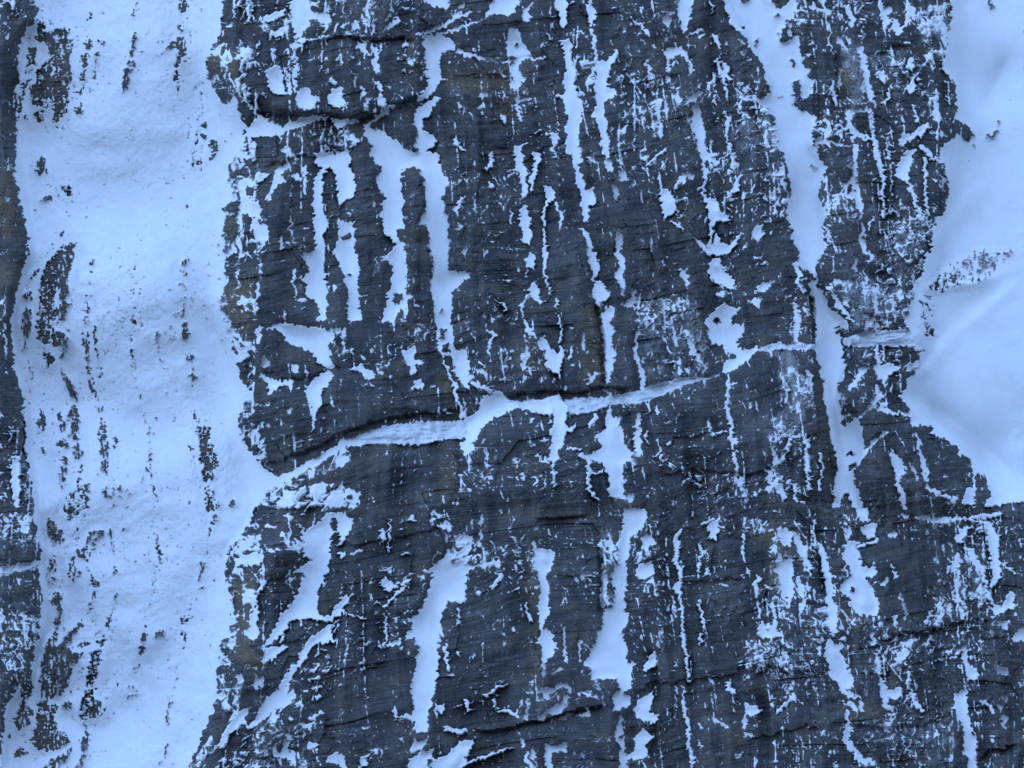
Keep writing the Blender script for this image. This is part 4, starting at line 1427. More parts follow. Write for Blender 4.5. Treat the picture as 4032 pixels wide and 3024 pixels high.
hair = cracks(joint, bed, 8, 46, .62, -.15, 16) + cracks(joint, bed, 17, 146, .85, -.2, 22)
hair = hair + .9 * cracks(.8 * joint + .6 * bed, bed, 34, 246, .6, -.55, 12) + .9 * cracks(.85 * joint - .55 * bed, bed, 40, 346, .6, -.55, 12)
hair = hair + .8 * cracks(bed, joint, 9, 446, .5, -.75, 14)
mixz = np.clip((lev + 1.0) / 1.2, 0, 1)            # half-covered flanks carry bigger clumps
G = ((.72 - .5 * mixz) * g_f + (.46 - .28 * mixz) * g_b + (.12 + .8 * mixz) * g_m + (.18 + .15 * mixz) * g_c + .30 * g_v + .40 * ledge) / (1.0 + .05 * mixz) + 1.6 * vein + 2.9 * hair - .48 * np.clip((.4 - lev) / .8, 0, 1)
zone = np.clip((.6 - lev) / 1.2, 0, 1)
lev = lev + zone * (.24 * vnoise(PX / 26, PY / 20, 48) + .2 * vnoise(PX / 90, PY / 120, 49))
inout = (outc > 0) | ((soft > .72) & (U < 1150) & (lev > .6))
FR = samp(frost, U + 12 * vnoise(PX / 9, PY / 9, 71) + wu, V + 12 * vnoise(PX / 9, PY / 9, 72) + wv, LX)
fz = FR * np.clip((1.0 - lev) / 1.0, 0, 1)
lev = lev + fz * (.75 + .5 * vnoise(PX / 8, PY / 10, 73))
G = G + fz * .5 * vnoise(wj / 1.25, wb / 2.1, 74)
grain = rng.standard_normal(G.shape).astype(np.float32)
G = G * .94 + (.26 * (1 - .75 * mixz) + .25 * np.clip(fz, 0, 1)) * grain
# ribs of rock and snow in the outcrops run down the slope
g_o = (.66 * vnoise(PX / 1.25, PY / 4.6, 41) + .62 * vnoise(PX / 2.0 + PY / 6, PY / 1.3, 42) + .22 * vnoise(PX / 6, PY / 7, 43) + .25 * rng.standard_normal(U.shape).astype(np.float32))
G = np.where(inout, g_o * 1.75, G)
calm = np.clip((lev - 1.2) / 1.5, 0, 1)
m = lev + G * (1 - .45 * calm)
m = np.where(icev > .5, np.maximum(m, 1.0), m)

w = np.clip((1.6 - m) / 2.2, 0, 1)
w = w * w * (3 - 2 * w)
Z0 = (SRC_H / 2 - V) * (160.0 / SRC_W)
base = D0 + Z0 * math.tan(math.radians(27)) + dd
drift = .10 * vnoise(PX / 24, PY / 17, 51) + .028 * vnoise(PX / 8 + PY / 14, PY / 7, 52) + 1.0 * vnoise(PX / 120, PY / 85, 53) + .28 * vnoise(PX / 55, PY / 42, 55) + .012 * vnoise(PX / 2.2, PY / 2.0, 54) + .016 * vnoise(PX / 5 - PY / 9, PY / 4, 56)
drift = drift * np.interp(U, [3200, 3500], [1, .6]).astype(np.float32)
orel = np.where(outc > 0, .7 * rel - .25, rel)
snowy = soft * soft
Yrock = base + orel * w * 1.0 + drift * snowy
lift = np.where(m > 0, np.minimum(m * .055, .16), np.maximum(m * .12, -.5))
Ysnow = Yrock - lift
icerel = .30 * vnoise(joint / 5, bed / 9, 61) + .16 * vnoise(joint / 9, bed / 1.8, 62) + .04 * vnoise(PX / 1.6, PY / 1.6, 63)
Ysnow = np.where(icev > .5, Ysnow - .15 + .55 * icerel, Ysnow)
Yrock = np.where(icev > .5, Yrock + .5, Yrock)


def place(Y):
    out = np.empty(Y.shape + (3,), np.float32)
    out[..., 0] = Y * (U - SRC_W / 2) * K
    out[..., 1] = Y
    out[..., 2] = CAM_Z - Y * (V - SRC_H / 2) * K
    return out


PR, PS = place(Yrock), place(Ysnow)
BR = np.maximum(samp(brown, uw, vw, LX), .22 * (outc > 0))

# faces: a cell keeps its rock where rock shows (with a little overlap), its snow likewise
mc_min = np.minimum(np.minimum(m[:-1, :-1], m[1:, :-1]), np.minimum(m[:-1, 1:], m[1:, 1:]))
mc_max = np.maximum(np.maximum(m[:-1, :-1], m[1:, :-1]), np.maximum(m[:-1, 1:], m[1:, 1:]))
icec = icev[:-1, :-1] > .5


def spread(a):
    b = a.copy()
    b[1:] |= a[:-1]
    b[:-1] |= a[1:]
    c = b.copy()
    c[:, 1:] |= b[:, :-1]
    c[:, :-1] |= b[:, 1:]
    return c


deep = (mc_min > 1.6) & ~icec
B = 4
nb, mb = (NV - 1) // B, (NU - 1) // B
blk = deep[:nb * B, :mb * B].reshape(nb, B, mb, B).all((1, 3))
er = blk.copy()
er[1:-1, 1:-1] = blk[1:-1, 1:-1] & blk[:-2, 1:-1] & blk[2:, 1:-1] & blk[1:-1, :-2] & blk[1:-1, 2:] & blk[:-2, :-2] & blk[2:, 2:] & blk[:-2, 2:] & blk[2:, :-2]
er[0] = er[-1] = False
er[:, 0] = er[:, -1] = False
er = er & ((np.arange(nb) * B > 40)[:, None]) & ((np.arange(nb) * B < NV - 60)[:, None]) & ((np.arange(mb) * B > 40)[None]) & ((np.arange(mb) * B < NU - 60)[None])
rock_face = spread(mc_min < 0)
snow_face = spread(mc_max > 0)
drop = np.zeros_like(snow_face)
drop[:nb * B, :mb * B] = np.repeat(np.repeat(er, B, 0), B, 1)
snow_face = snow_face & ~drop
uc, vc = U[:-1, :-1] + STEP / 2, V[:-1, :-1] + STEP / 2
rock_id = near(rid, uc, vc, LX)
out_id = outc[:-1, :-1]
snow_id = snid[:-1, :-1]
snow_id = np.where(mc_max > -.3, snow_id, 0)

# ------------------------------------------------------------------ materials
def new_mat(name):
    mt = bpy.data.materials.new(name)
    mt.use_nodes = True
    nt = mt.node_tree
    for n in list(nt.nodes):
        nt.nodes.remove(n)
    out = nt.nodes.new("ShaderNodeOutputMaterial")
    b = nt.nodes.new("ShaderNodeBsdfPrincipled")
    nt.links.new(b.outputs[0], out.inputs[0])
    return mt, nt, b


def noise_node(nt, vec, scale, detail=4, rough=.6):
    n = nt.nodes.new("ShaderNodeTexNoise")
    n.inputs['Scale'].default_value = scale
    n.inputs['Detail'].default_value = detail
    n.inputs['Roughness'].default_value = rough
    nt.links.new(vec, n.inputs['Vector'])
    return n.outputs['Fac']


def ramp(nt, fac, stops):
    r = nt.nodes.new("ShaderNodeValToRGB")
    e = r.color_ramp.elements
    while len(e) < len(stops):
        e.new(.5)
    for el, (p, c) in zip(e, stops):
        el.position = p
        el.color = (c, c, c, 1) if isinstance(c, (int, float)) else (*c, 1)
    nt.links.new(fac, r.inputs[0])
    return r.outputs[0]


def mapping(nt, vec, scale):
    mp = nt.nodes.new("ShaderNodeMapping")
    mp.inputs['Scale'].default_value = scale
    nt.links.new(vec, mp.inputs['Vector'])
    return mp.outputs[0]


def mix(nt, fac, a, b, mode='MIX'):
    mx = nt.nodes.new("ShaderNodeMix")
    mx.data_type = 'RGBA'
    mx.blend_type = mode
    for s, v in ((mx.inputs[0], fac), (mx.inputs[6], a), (mx.inputs[7], b)):
        if isinstance(v, (int, float)):
            s.default_value = v
        elif isinstance(v, tuple):
            s.default_value = (*v, 1)
        else:
            nt.links.new(v, s)
    return mx.outputs[2]


def math_node(nt, op, a, b=None, clamp=False):
    mn = nt.nodes.new("ShaderNodeMath")
    mn.operation = op
    mn.use_clamp = clamp
    for s, v in zip(mn.inputs, (a, b)):
        if v is None:
            continue
        if isinstance(v, (int, float)):
            s.default_value = v
        else:
            nt.links.new(v, s)
    return mn.outputs[0]


SNOW_RGB = (.86, .87, .88)


def rock_material():
    mt, nt, b = new_mat("layered_limestone")
    at = nt.nodes.new("ShaderNodeAttribute")
    at.attribute_name = "strata"
    vec = at.outputs['Vector']
    af = nt.nodes.new("ShaderNodeAttribute")
    af.attribute_name = "cover"
    sep = nt.nodes.new("ShaderNodeSeparateXYZ")
    nt.links.new(af.outputs['Vector'], sep.inputs[0])
    fr, br = sep.outputs[0], sep.outputs[1]
    big = noise_node(nt, mapping(nt, vec, (.018, .03, 1)), 1, 5, .6)
    lam = noise_node(nt, mapping(nt, vec, (.02, .42, 1)), 1, 5, .7)
    fine = noise_node(nt, mapping(nt, vec, (.35, .6, 1)), 1, 4, .7)
    streak = noise_node(nt, mapping(nt, vec, (.22, .012, 1)), 1, 3, .6)
    col = ramp(nt, big, [(.30, (.038, .039, .042)), (.5, (.068, .066, .066)), (.70, (.110, .104, .096))])
    col = mix(nt, 1.0, col, ramp(nt, lam, [(.32, .5), (.5, 1.0), (.68, 1.4)]), 'MULTIPLY')
    col = mix(nt, 1.0, col, ramp(nt, fine, [(.3, .72), (.5, 1.0), (.72, 1.3)]), 'MULTIPLY')
    col = mix(nt, 1.0, col, ramp(nt, streak, [(.34, .78), (.5, 1.0), (.7, 1.12)]), 'MULTIPLY')
    # lichen and iron stain
    st = noise_node(nt, mapping(nt, vec, (.03, .045, 1)), 1.0, 6, .65)
    sm_ = ramp(nt, st, [(.50, 0.0), (.68, .75)])
    br2 = math_node(nt, 'ADD', math_node(nt, 'MULTIPLY', br, ramp(nt, st, [(.3, .30), (.6, .85)])), math_node(nt, 'MULTIPLY', sm_, .35), True)
    col = mix(nt, br2, col, mix(nt, 1.0, (.215, .160, .085), ramp(nt, fine, [(.3, .55), (.7, 1.25)]), 'MULTIPLY'))
    # hoar frost caught on the rough faces
    fn = noise_node(nt, mapping(nt, vec, (.16, .09, 1)), 1, 6, .7)
    fmask = math_node(nt, 'ADD', math_node(nt, 'MULTIPLY', fr, .34), fn)
    fm = ramp(nt, fmask, [(.58, 0.0), (.76, .16), (.95, .34)])
    col = mix(nt, fm, col, SNOW_RGB)
    # powder thinning out around the snow patches
    pn = noise_node(nt, mapping(nt, vec, (.75, .6, 1)), 1, 3, .6)
    near_snow = nt.nodes.new("ShaderNodeMapRange")
    near_snow.inputs['From Min'].default_value = -1.25
    near_snow.inputs['From Max'].default_value = 0.1
    nt.links.new(sep.outputs[2], near_snow.inputs['Value'])
    pw = math_node(nt, 'ADD', math_node(nt, 'MULTIPLY', near_snow.outputs[0], .40), pn)
    col = mix(nt, ramp(nt, pw, [(.66, 0.0), (.80, .20), (1.0, .75)]), col, SNOW_RGB)
    nt.links.new(col, b.inputs['Base Color'])
    b.inputs['Roughness'].default_value = .82
    b.inputs['Specular IOR Level'].default_value = .3
    bp = nt.nodes.new("ShaderNodeBump")
    bp.inputs['Strength'].default_value = .55
    bp.inputs['Distance'].default_value = .12
    h = math_node(nt, 'ADD', lam, math_node(nt, 'MULTIPLY', fine, .8))
    nt.links.new(h, bp.inputs['Height'])
    nt.links.new(bp.outputs[0], b.inputs['Normal'])
    return mt


def snow_material():
    mt, nt, b = new_mat("wind_packed_snow")
    g = nt.nodes.new("ShaderNodeNewGeometry")
    pos = g.outputs['Position']
    n1 = noise_node(nt, mapping(nt, pos, (.5, .5, .35)), 1, 5, .6)
    col = ramp(nt, n1, [(.3, (.83, .845, .86)), (.7, (.885, .89, .895))])
    nt.links.new(col, b.inputs['Base Color'])
    b.inputs['Roughness'].default_value = .9
    b.inputs['Specular IOR Level'].default_value = .15
    bp = nt.nodes.new("ShaderNodeBump")
    bp.inputs['Strength'].default_value = .28
    bp.inputs['Distance'].default_value = .06
    nt.links.new(noise_node(nt, mapping(nt, pos, (3, 3, 1.6)), 1, 5, .65), bp.inputs['Height'])
    nt.links.new(bp.outputs[0], b.inputs['Normal'])
    return mt


def ice_material():
    mt, nt, b = new_mat("blue_grey_ice")
    at = nt.nodes.new("ShaderNodeAttribute")
    at.attribute_name = "strata"
    vec = at.outputs['Vector']
    n1 = noise_node(nt, mapping(nt, vec, (.10, .38, 1)), 1, 6, .7)
    n2 = noise_node(nt, mapping(nt, vec, (.5, .22, 1)), 1, 4, .6)
    col = ramp(nt, n1, [(.34, (.50, .54, .57)), (.48, (.70, .72, .74)), (.62, (.84, .85, .86))])
    col = mix(nt, 1.0, col, ramp(nt, n2, [(.3, .82), (.7, 1.1)]), 'MULTIPLY')
    nt.links.new(col, b.inputs['Base Color'])
    b.inputs['Roughness'].default_value = .45
    bp = nt.nodes.new("ShaderNodeBump")
    bp.inputs['Strength'].default_value = .5
    bp.inputs['Distance'].default_value = .1
    nt.links.new(n2, bp.inputs['Height'])
    nt.links.new(bp.outputs[0], b.inputs['Normal'])
    return mt


M_ROCK, M_SNOW, M_ICE = rock_material(), snow_material(), ice_material()

# ------------------------------------------------------------------ meshes
vid = np.arange(NV * NU, dtype=np.int32).reshape(NV, NU)
QUAD = np.stack([vid[:-1, :-1], vid[1:, :-1], vid[1:, 1:], vid[:-1, 1:]], -1)
ATT_S = np.stack([joint, bed, np.zeros_like(bed)], -1).reshape(-1, 3).astype(np.float32)
ATT_C = np.stack([FR, BR, m], -1).reshape(-1, 3).astype(np.float32)


def coarse(i):
    bi, bj = np.nonzero(er & (snow_id[:nb * B:B, :mb * B:B] == i))
    y, x = bi * B, bj * B
    return np.stack([vid[y, x], vid[y + B, x], vid[y + B, x + B], vid[y, x + B]], -1)


def build(name, sel, P, mat, smooth=False, extra=None):
    """one mesh object from the chosen cells; its origin sits at its base"""
    q = QUAD[sel]
    if extra is not None and len(extra):
        q = np.concatenate([q, extra])
    if len(q) == 0:
        return None
    used, inv = np.unique(q.ravel(), return_inverse=True)
    co = P.reshape(-1, 3)[used].astype(np.float64)
    org = np.array([co[:, 0].mean(), co[:, 1].mean(), co[:, 2].min()])
    me = bpy.data.meshes.new(name)
    nf = len(q)
    me.vertices.add(len(used))
    me.loops.add(nf * 4)
    me.polygons.add(nf)
    me.vertices.foreach_set("co", (co - org).astype(np.float32).ravel())
    me.loops.foreach_set("vertex_index", inv.astype(np.int32).ravel())
    me.polygons.foreach_set("loop_start", np.arange(0, nf * 4, 4, dtype=np.int32))
    me.polygons.foreach_set("use_smooth", np.full(nf, smooth, bool))
    if mat is not M_SNOW:
        for an, arr in (("strata", ATT_S), ("cover", ATT_C)):
            a = me.attributes.new(an, 'FLOAT_VECTOR', 'POINT')
            a.data.foreach_set("vector", arr[used].ravel())
    me.materials.append(mat)
    me.update(calc_edges=True)
    o = bpy.data.objects.new(name, me)
    o.location = org
    scn.collection.objects.link(o)
    return o


def tag(o, label, cat=None, group=None, kind=None):
    if o is None:
        return
    o["label"] = label
    if cat:
        o["category"] = cat
    if group:
        o["group"] = group
    if kind:
        o["kind"] = kind


ROCKS = {
    'none': ('loose_stones', ''),
    'left_cliff': ('rock_cliff', 'dark streaked cliff along the left edge of the picture'),
    'top_block': ('rock_block', 'overhanging rock block at the top left above the snowy notch'),
    'upper_left': ('rock_wall', 'banded rock face cut by twin snow gullies, left of the central gully'),
    'upper_mid': ('rock_wall', 'dark rock face between the wide central gully and the long thin gully'),
    'upper_right': ('rock_wall', 'snow-flecked rock face bordering the left side of the wide right couloir'),
    'pillar': ('rock_pillar', 'frosted rock pillar between the wide couloir and the right snow slope'),
    'knob': ('rock_dome', 'rounded dark rock dome at the foot of the right snow slope'),
    'block_mid': ('rock_block', 'bulging rock block just under the middle of the ice ledge'),
    'panel': ('rock_slab', 'smooth slab under the right half of the ice ledge, frosted at its right'),
    'lower_left': ('rock_buttress', 'lower left rock buttress with slanting snow ramps below the ledge'),
    'lower_middle': ('rock_wall', 'lower middle rock face between two wide snow gullies'),
    'lower_right': ('rock_wall', 'lower rock face split by one long thin white crack'),
    'far_right': ('rock_wall', 'broken, heavily snow-speckled rock in the bottom right corner'),
}
G_S, G_P, G_C, G_I = 'snow gullies in the rock wall', 'snow patches on the rock wall', 'snow-filled cracks', 'ice bands along the ledge'
SNOWS = {
    'snow_left': ('snow_slope', 'broad smooth snow slope filling the left of the picture', None, None),
    'snow_right': ('snow_slope', 'smooth rounded snow slope filling the right edge', None, None),
    'couloir_main': ('snow_couloir', 'widest long snow couloir left of the frosted right pillar', 'snow gully', G_S),
    'gully_roof_patch': ('snow_patch', 'ragged snow patch on top of the upper left overhang', 'snow patch', G_P),
    'patch_overhang_face': ('snow_patch', 'upright snow patch on the left of the overhanging block face', 'snow patch', G_P),
    'patch_overhang_low': ('snow_patch', 'five-sided snow patch low on the overhanging block, above the notch', 'snow patch', G_P),
    'patch_overhang_mid': ('snow_patch', 'snow patch holding a dark rock, low right on the overhanging block', 'snow patch', G_P),
    'patch_notch': ('snow_patch', 'small snow tongue in the right end of the upper notch', 'snow patch', G_P),
    'gully_center': ('snow_gully', 'wide central snow gully running from the top down to the ice ledge', 'snow gully', G_S),
    'gully_twin_upper': ('snow_gully', 'arched snow patch joining the tops of the twin gullies', 'snow gully', G_S),
    'gully_twin_left': ('snow_gully', 'left one of the twin gullies, its lower stretch', 'snow gully', G_S),
    'gully_twin_right': ('snow_gully', 'right one of the twin gullies with a straight right edge', 'snow gully', G_S),
    'gully_stub': ('snow_gully', 'short snow gully ending blunt just left of the central gully', 'snow gully', G_S),
    'patch_arch': ('snow_patch', 'curved snow patch left of the top of the twin gullies', 'snow patch', G_P),
    'crack_upper_left': ('snow_crack', 'hair-thin white vertical crack left of the twin gullies', 'snow crack', G_C),
    'ledge_thin_top': ('snow_ledge', 'thin slanting snow ledge rising right from the central gully top', 'snow patch', G_P),
    'patch_top_center': ('snow_patch', 'bright snow patch cut by the top edge near the middle', 'snow patch', G_P),
    'gully_keyhole': ('snow_gully', 'short snow gully with a round dark stone in its top', 'snow gully', G_S),
    'gully_long_right': ('snow_gully', 'long slim snow gully right of the keyhole-shaped gully', 'snow gully', G_S),
    'gully_forked': ('snow_gully', 'forked snow gully just right of the long slim gully', 'snow gully', G_S),
    'gully_lower_long': ('snow_gully', 'broken snow gully ending on the ice ledge right of the middle', 'snow gully', G_S),
    'gully_slim_a': ('snow_gully', 'narrow pinched snow gully in the middle of the dark face', 'snow gully', G_S),
    'gully_slim_b': ('snow_gully', 'narrow snow gully right of the pinched one, thinning to a thread', 'snow gully', G_S),
    'patch_top_right': ('snow_patch', 'snow patch tapering down from the top edge, left of the wide couloir', 'snow patch', G_P),
    'gully_edge': ('snow_gully', 'snow gully nearest the wide couloir, spreading into claws at its foot', 'snow gully', G_S),
    'crack_beaded': ('snow_crack', 'beaded white crack between the clawed gully and the wide couloir', 'snow crack', G_C),
    'patch_square': ('snow_patch', 'squarish snow patch alone on the dark upper right face', 'snow patch', G_P),
    'patch_wedge': ('snow_patch', 'wedge of snow pointing right below the clawed gully', 'snow patch', G_P),
    'patch_wolf': ('snow_patch', 'large jagged snow patch resting on the ice ledge near the couloir', 'snow patch', G_P),
    'crack_above_ice': ('snow_crack', 'white crack widening downwards onto the middle ice band', 'snow crack', G_C),
    'patch_oval': ('snow_patch', 'clean oval snow patch in the middle of the dark face', 'snow patch', G_P),
    'patch_clawed': ('snow_patch', 'clawed snow patch right below the oval patch', 'snow patch', G_P),
    'patch_bird': ('snow_patch', 'bird-shaped snow patch left of the foot of the central gully', 'snow patch', G_P),
    'patch_bird_low': ('snow_patch', 'small triangular snow patch under the bird-shaped one', 'snow patch', G_P),
    'patch_slanting': ('snow_patch', 'broad slanting snow patch under the twin gullies', 'snow patch', G_P),
    'patch_hook': ('snow_patch', 'hook-shaped snow patch right below the broad slanting one', 'snow patch', G_P),
    'patch_tail': ('snow_patch', 'snow patch with a long pointed tail above the left ramp', 'snow patch', G_P),
    'ramp_mid': ('snow_ramp', 'thin snow ramp climbing from the left slope to the long ice band', 'snow patch', G_P),
    'ice_long': ('ice_band', 'long thick pale ice band at the left end of the ledge', 'ice', G_I),
    'ice_mid': ('ice_band', 'middle ice band of the ledge, narrowing to the right', 'ice', G_I),
    'ice_corner': ('ice_band', 'short ice band ending at the left wall of the wide couloir', 'ice', G_I),
    'ice_pillar': ('ice_band', 'grey translucent ice band across the right pillar', 'ice', G_I),
    'ice_pillar_small': ('ice_band', 'small ice smear below the grey band, beside the right snow slope', 'ice', G_I),
    'ice_far_left': ('ice_band', 'short ice band across the cliff at the left edge', 'ice', G_I),
    'saddle': ('snow_patch', 'smooth snow saddle between the two long ice bands', 'snow patch', G_P),
    'crossing': ('snow_gully', 'snow strip crossing the middle ice band and hanging below it', 'snow gully', G_S),
    'patch_hourglass': ('snow_patch', 'star-shaped snow patch below the middle ice band', 'snow patch', G_P),
    'strip_under_ice': ('snow_patch', 'narrow snow strip right of the star-shaped patch', 'snow patch', G_P),
    'gully_panel': ('snow_crack', 'knotted white crack down the middle of the smooth slab', 'snow crack', G_C),
    'gully_pillar_top': ('snow_gully', 'short snow runnel high on the frosted right pillar', 'snow gully', G_S),
    'gully_pillar_mid': ('snow_gully', 'long thin snow runnel down the middle of the right pillar', 'snow gully', G_S),
    'gully_pillar_left': ('snow_gully', 'snow runnel on the left side of the right pillar', 'snow gully', G_S),
    'patch_frosted_cheek': ('snow_patch', 'frosted snow patch in a hollow on the right of the pillar', 'snow patch', G_P),
    'crack_pillar_right': ('snow_crack', 'straight white crack near the right edge of the pillar', 'snow crack', G_C),
    'patch_fan': ('snow_patch', 'fan of snow just below the grey pillar ice', 'snow patch', G_P),
    'gully_knob': ('snow_gully', 'widest snow runnel on the rounded dark knob', 'snow gully', G_S),
    'crack_knob': ('snow_crack', 'white crack bending right on the rounded dark knob', 'snow crack', G_C),
    'patch_knob_foot': ('snow_patch', 'small snow patch at the right foot of the rounded knob', 'snow patch', G_P),
    'gully_ramp_left': ('snow_gully', 'widest snow gully on the lower left buttress, branching left', 'snow gully', G_S),
    'patch_flank_strip': ('snow_patch', 'snow strip on the left flank of the lower left buttress', 'snow patch', G_P),
    'ramp_diagonal': ('snow_ramp', 'long diagonal snow ramp falling left across the lower left buttress', 'snow patch', G_P),
    'gully_lower_center': ('snow_gully', 'tall snow gully in the lower middle with toothed edges', 'snow gully', G_S),
    'gully_lower_slim': ('snow_gully', 'slim snow gully on the lower middle face', 'snow gully', G_S),
    'gully_lower_right': ('snow_gully', 'large snow gully right of the lower middle face', 'snow gully', G_S),
    'patch_lobe': ('snow_patch', 'rounded snow lobe just right of the large lower gully', 'snow patch', G_P),
    'gully_bottom_right': ('snow_gully', 'snow gully at the bottom edge under the large lower gully', 'snow gully', G_S),
    'patch_mitten': ('snow_patch', 'mitten-shaped snow patch with dark stones, right of the large lower gully foot', 'snow patch', G_P),
    'patch_leaf': ('snow_patch', 'small leaf-shaped snow patch above the mitten-shaped one', 'snow patch', G_P),
    'patch_bottom_left': ('snow_patch', 'snow patch at the bottom edge under the tall toothed gully', 'snow patch', G_P),
    'patch_bottom_wing': ('snow_patch', 'wing-shaped snow patch at the bottom edge left of the middle', 'snow patch', G_P),
    'patch_bottom_tooth': ('snow_patch', 'tooth-shaped snow patch at the bottom edge in the middle', 'snow patch', G_P),
    'patch_bottom_fin': ('snow_patch', 'fin of snow at the bottom edge of the lower left buttress', 'snow patch', G_P),
    'crack_long': ('snow_crack', 'longest straight white crack on the lower right face, upper part', 'snow crack', G_C),
    'crack_long_low': ('snow_crack', 'lower part of the long straight crack, below the dark roof', 'snow crack', G_C),
    'patch_sock': ('snow_patch', 'sock-shaped snow patch right of the long straight crack top', 'snow patch', G_P),
    'patch_boot': ('snow_patch', 'boot-shaped snow patch under the dark roof, right of the long crack', 'snow patch', G_P),
    'patch_hammer': ('snow_patch', 'hammer-shaped snow patch below the boot-shaped one', 'snow patch', G_P),
    'gully_lower_far': ('snow_gully', 'broken snow gully directly below the wide couloir', 'snow gully', G_S),
    'gully_dagger': ('snow_gully', 'dagger-shaped snow patch below the broken gully at lower right', 'snow gully', G_S),
    'gully_bottom_far': ('snow_gully', 'curving snow runnel at the bottom edge under the dagger-shaped patch', 'snow gully', G_S),
    'patch_flag': ('snow_patch', 'flag-shaped snow patch in the broken rock at lower right', 'snow patch', G_P),
    'gully_corner': ('snow_gully', 'snow gully running off the bottom edge near the right corner', 'snow gully', G_S),
    'strip_right_wall': ('snow_patch', 'upright snow strip near the right edge below the right snow slope', 'snow patch', G_P),
    'band_curved': ('snow_patch', 'curved snow band arching left of the upright strip', 'snow patch', G_P),
}
G_L, G_R = 'rocks standing out of the left snow slope', 'stones in the right snow slope'
OUTS = {
    'out_letter': ('rock_outcrop', 'large hook-shaped ribbed outcrop at the top left of the snow slope', G_L),
    'out_tailed': ('rock_outcrop', 'brownish outcrop with a thin slanting tail near the top of the slope', G_L),
    'stone_crescent': ('boulder', 'crescent-shaped dark boulder half buried beside the upper buttress', G_L),
    'stone_pair': ('boulder', 'small boulder just above the crescent-shaped one', G_L),
    'out_spade': ('rock_outcrop', 'lone spade-shaped outcrop in the smooth upper left snow', G_L),
    'out_round': ('rock_outcrop', 'lone rounded outcrop right below the spade-shaped one', G_L),
    'out_tall_ribbed': ('rock_outcrop', 'tall ribbed outcrop halfway up the left of the slope', G_L),
    'out_ragged': ('rock_outcrop', 'ragged outcrop directly under the tall ribbed one', G_L),
    'out_slanting': ('rock_outcrop', 'slanting outcrop on the crease below the ragged one', G_L),
    'out_club': ('rock_outcrop', 'club-shaped outcrop below the slanting one', G_L),
    'out_column': ('rock_outcrop', 'tall narrow column of rock right of the club-shaped outcrop', G_L),
    'out_wedge': ('rock_outcrop', 'wedge-shaped outcrop at the foot of the club-shaped one', G_L),
    'stone_lone': ('boulder', 'single egg-shaped dark stone in the middle of the smooth slope', G_L),
    'stone_curl': ('boulder', 'small curled dark stone left of the barred outcrop', G_L),
    'out_barred': ('rock_outcrop', 'tall outcrop with dark cross bars near the ramp foot', G_L),
    'stone_notch_low': ('boulder', 'small dark boulder in the snow at the foot of the ramp', G_L),
    'out_zigzag': ('rock_outcrop', 'zigzag outcrop level with the ice band at the left edge', G_L),
    'out_ribbed_low': ('rock_outcrop', 'biggest ribbed outcrop in the lower left of the snow slope', G_L),
    'out_corner_low': ('rock_outcrop', 'outcrop between the left cliff and the biggest lower outcrop', G_L),
    'out_cluster': ('rock_outcrop', 'speckled cluster of rock right of the biggest lower outcrop', G_L),
    'stone_bottom': ('boulder', 'smaller of two boulders at the bottom left corner', G_L),
    'stone_bottom_large': ('boulder', 'larger of two boulders at the bottom left corner', G_L),
    'out_stacked': ('rock_outcrop', 'two stacked rock lumps in the lower middle of the slope', G_L),
    'out_tilted': ('rock_outcrop', 'tilted oval rock right of the stacked lumps', G_L),
    'out_right_pale': ('rock_outcrop', 'pale frosted outcrop lying across the right snow slope', G_R),
    'rock_chain': ('rock_outcrop', 'thin chain of rock running down beside the right pillar', G_R),
    'stone_right': ('stone', 'small dark stone in the upper right snow slope', 'small stones in the right snow slope'),
    'stone_low': ('stone', 'small stone beside the crescent-shaped boulder', 'small stones near the crescent boulder'),
    'stone_notch': ('stone', 'small dark stone in the mouth of the upper notch', 'small stones in the notch mouth'),
    'row_a': ('rock_outcrop', 'small outcrop between the left cliff and the large hook-shaped outcrop', 'rocks around the hook-shaped outcrop'),
    'row_b': ('rock_outcrop', 'small outcrop in the broken row right of the hook-shaped outcrop', 'row of rocks right of the hook-shaped outcrop'),
    'row_c': ('rock_outcrop', 'small outcrop in the vertical row down the middle of the slope', 'row of rocks down the middle of the slope'),
    'row_d': ('rock_outcrop', 'small outcrop in the vertical row nearest the upper buttress', 'row of rocks nearest the upper buttress'),
    'row_e': ('rock_outcrop', 'small scattered outcrop near the spade-shaped and rounded ones', 'rocks near the spade-shaped outcrop'),
    'row_f': ('rock_outcrop', 'small outcrop beside the tall ribbed and ragged outcrops', 'rocks beside the tall ribbed outcrop'),
    'row_g': ('rock_outcrop', 'small outcrop in the row right of the tall ribbed outcrop', 'row of rocks right of the tall ribbed outcrop'),
    'row_h': ('rock_outcrop', 'small outcrop beside the club-shaped outcrop', 'rocks beside the club-shaped outcrop'),
    'row_i': ('rock_outcrop', 'small outcrop near the foot of the narrow rock column', 'rocks near the narrow rock column'),
    'row_j': ('rock_outcrop', 'small outcrop in the row below the barred outcrop', 'row of rocks below the barred outcrop'),
    'row_k': ('rock_outcrop', 'small outcrop around or below the zigzag outcrop', 'rocks around the zigzag outcrop'),
    'row_l': ('rock_outcrop', 'small outcrop in the row just right of the biggest lower outcrop', 'row of rocks right of the biggest lower outcrop'),
    'row_m': ('rock_outcrop', 'small rock above or below the stacked lumps', 'rocks near the stacked lumps'),
}

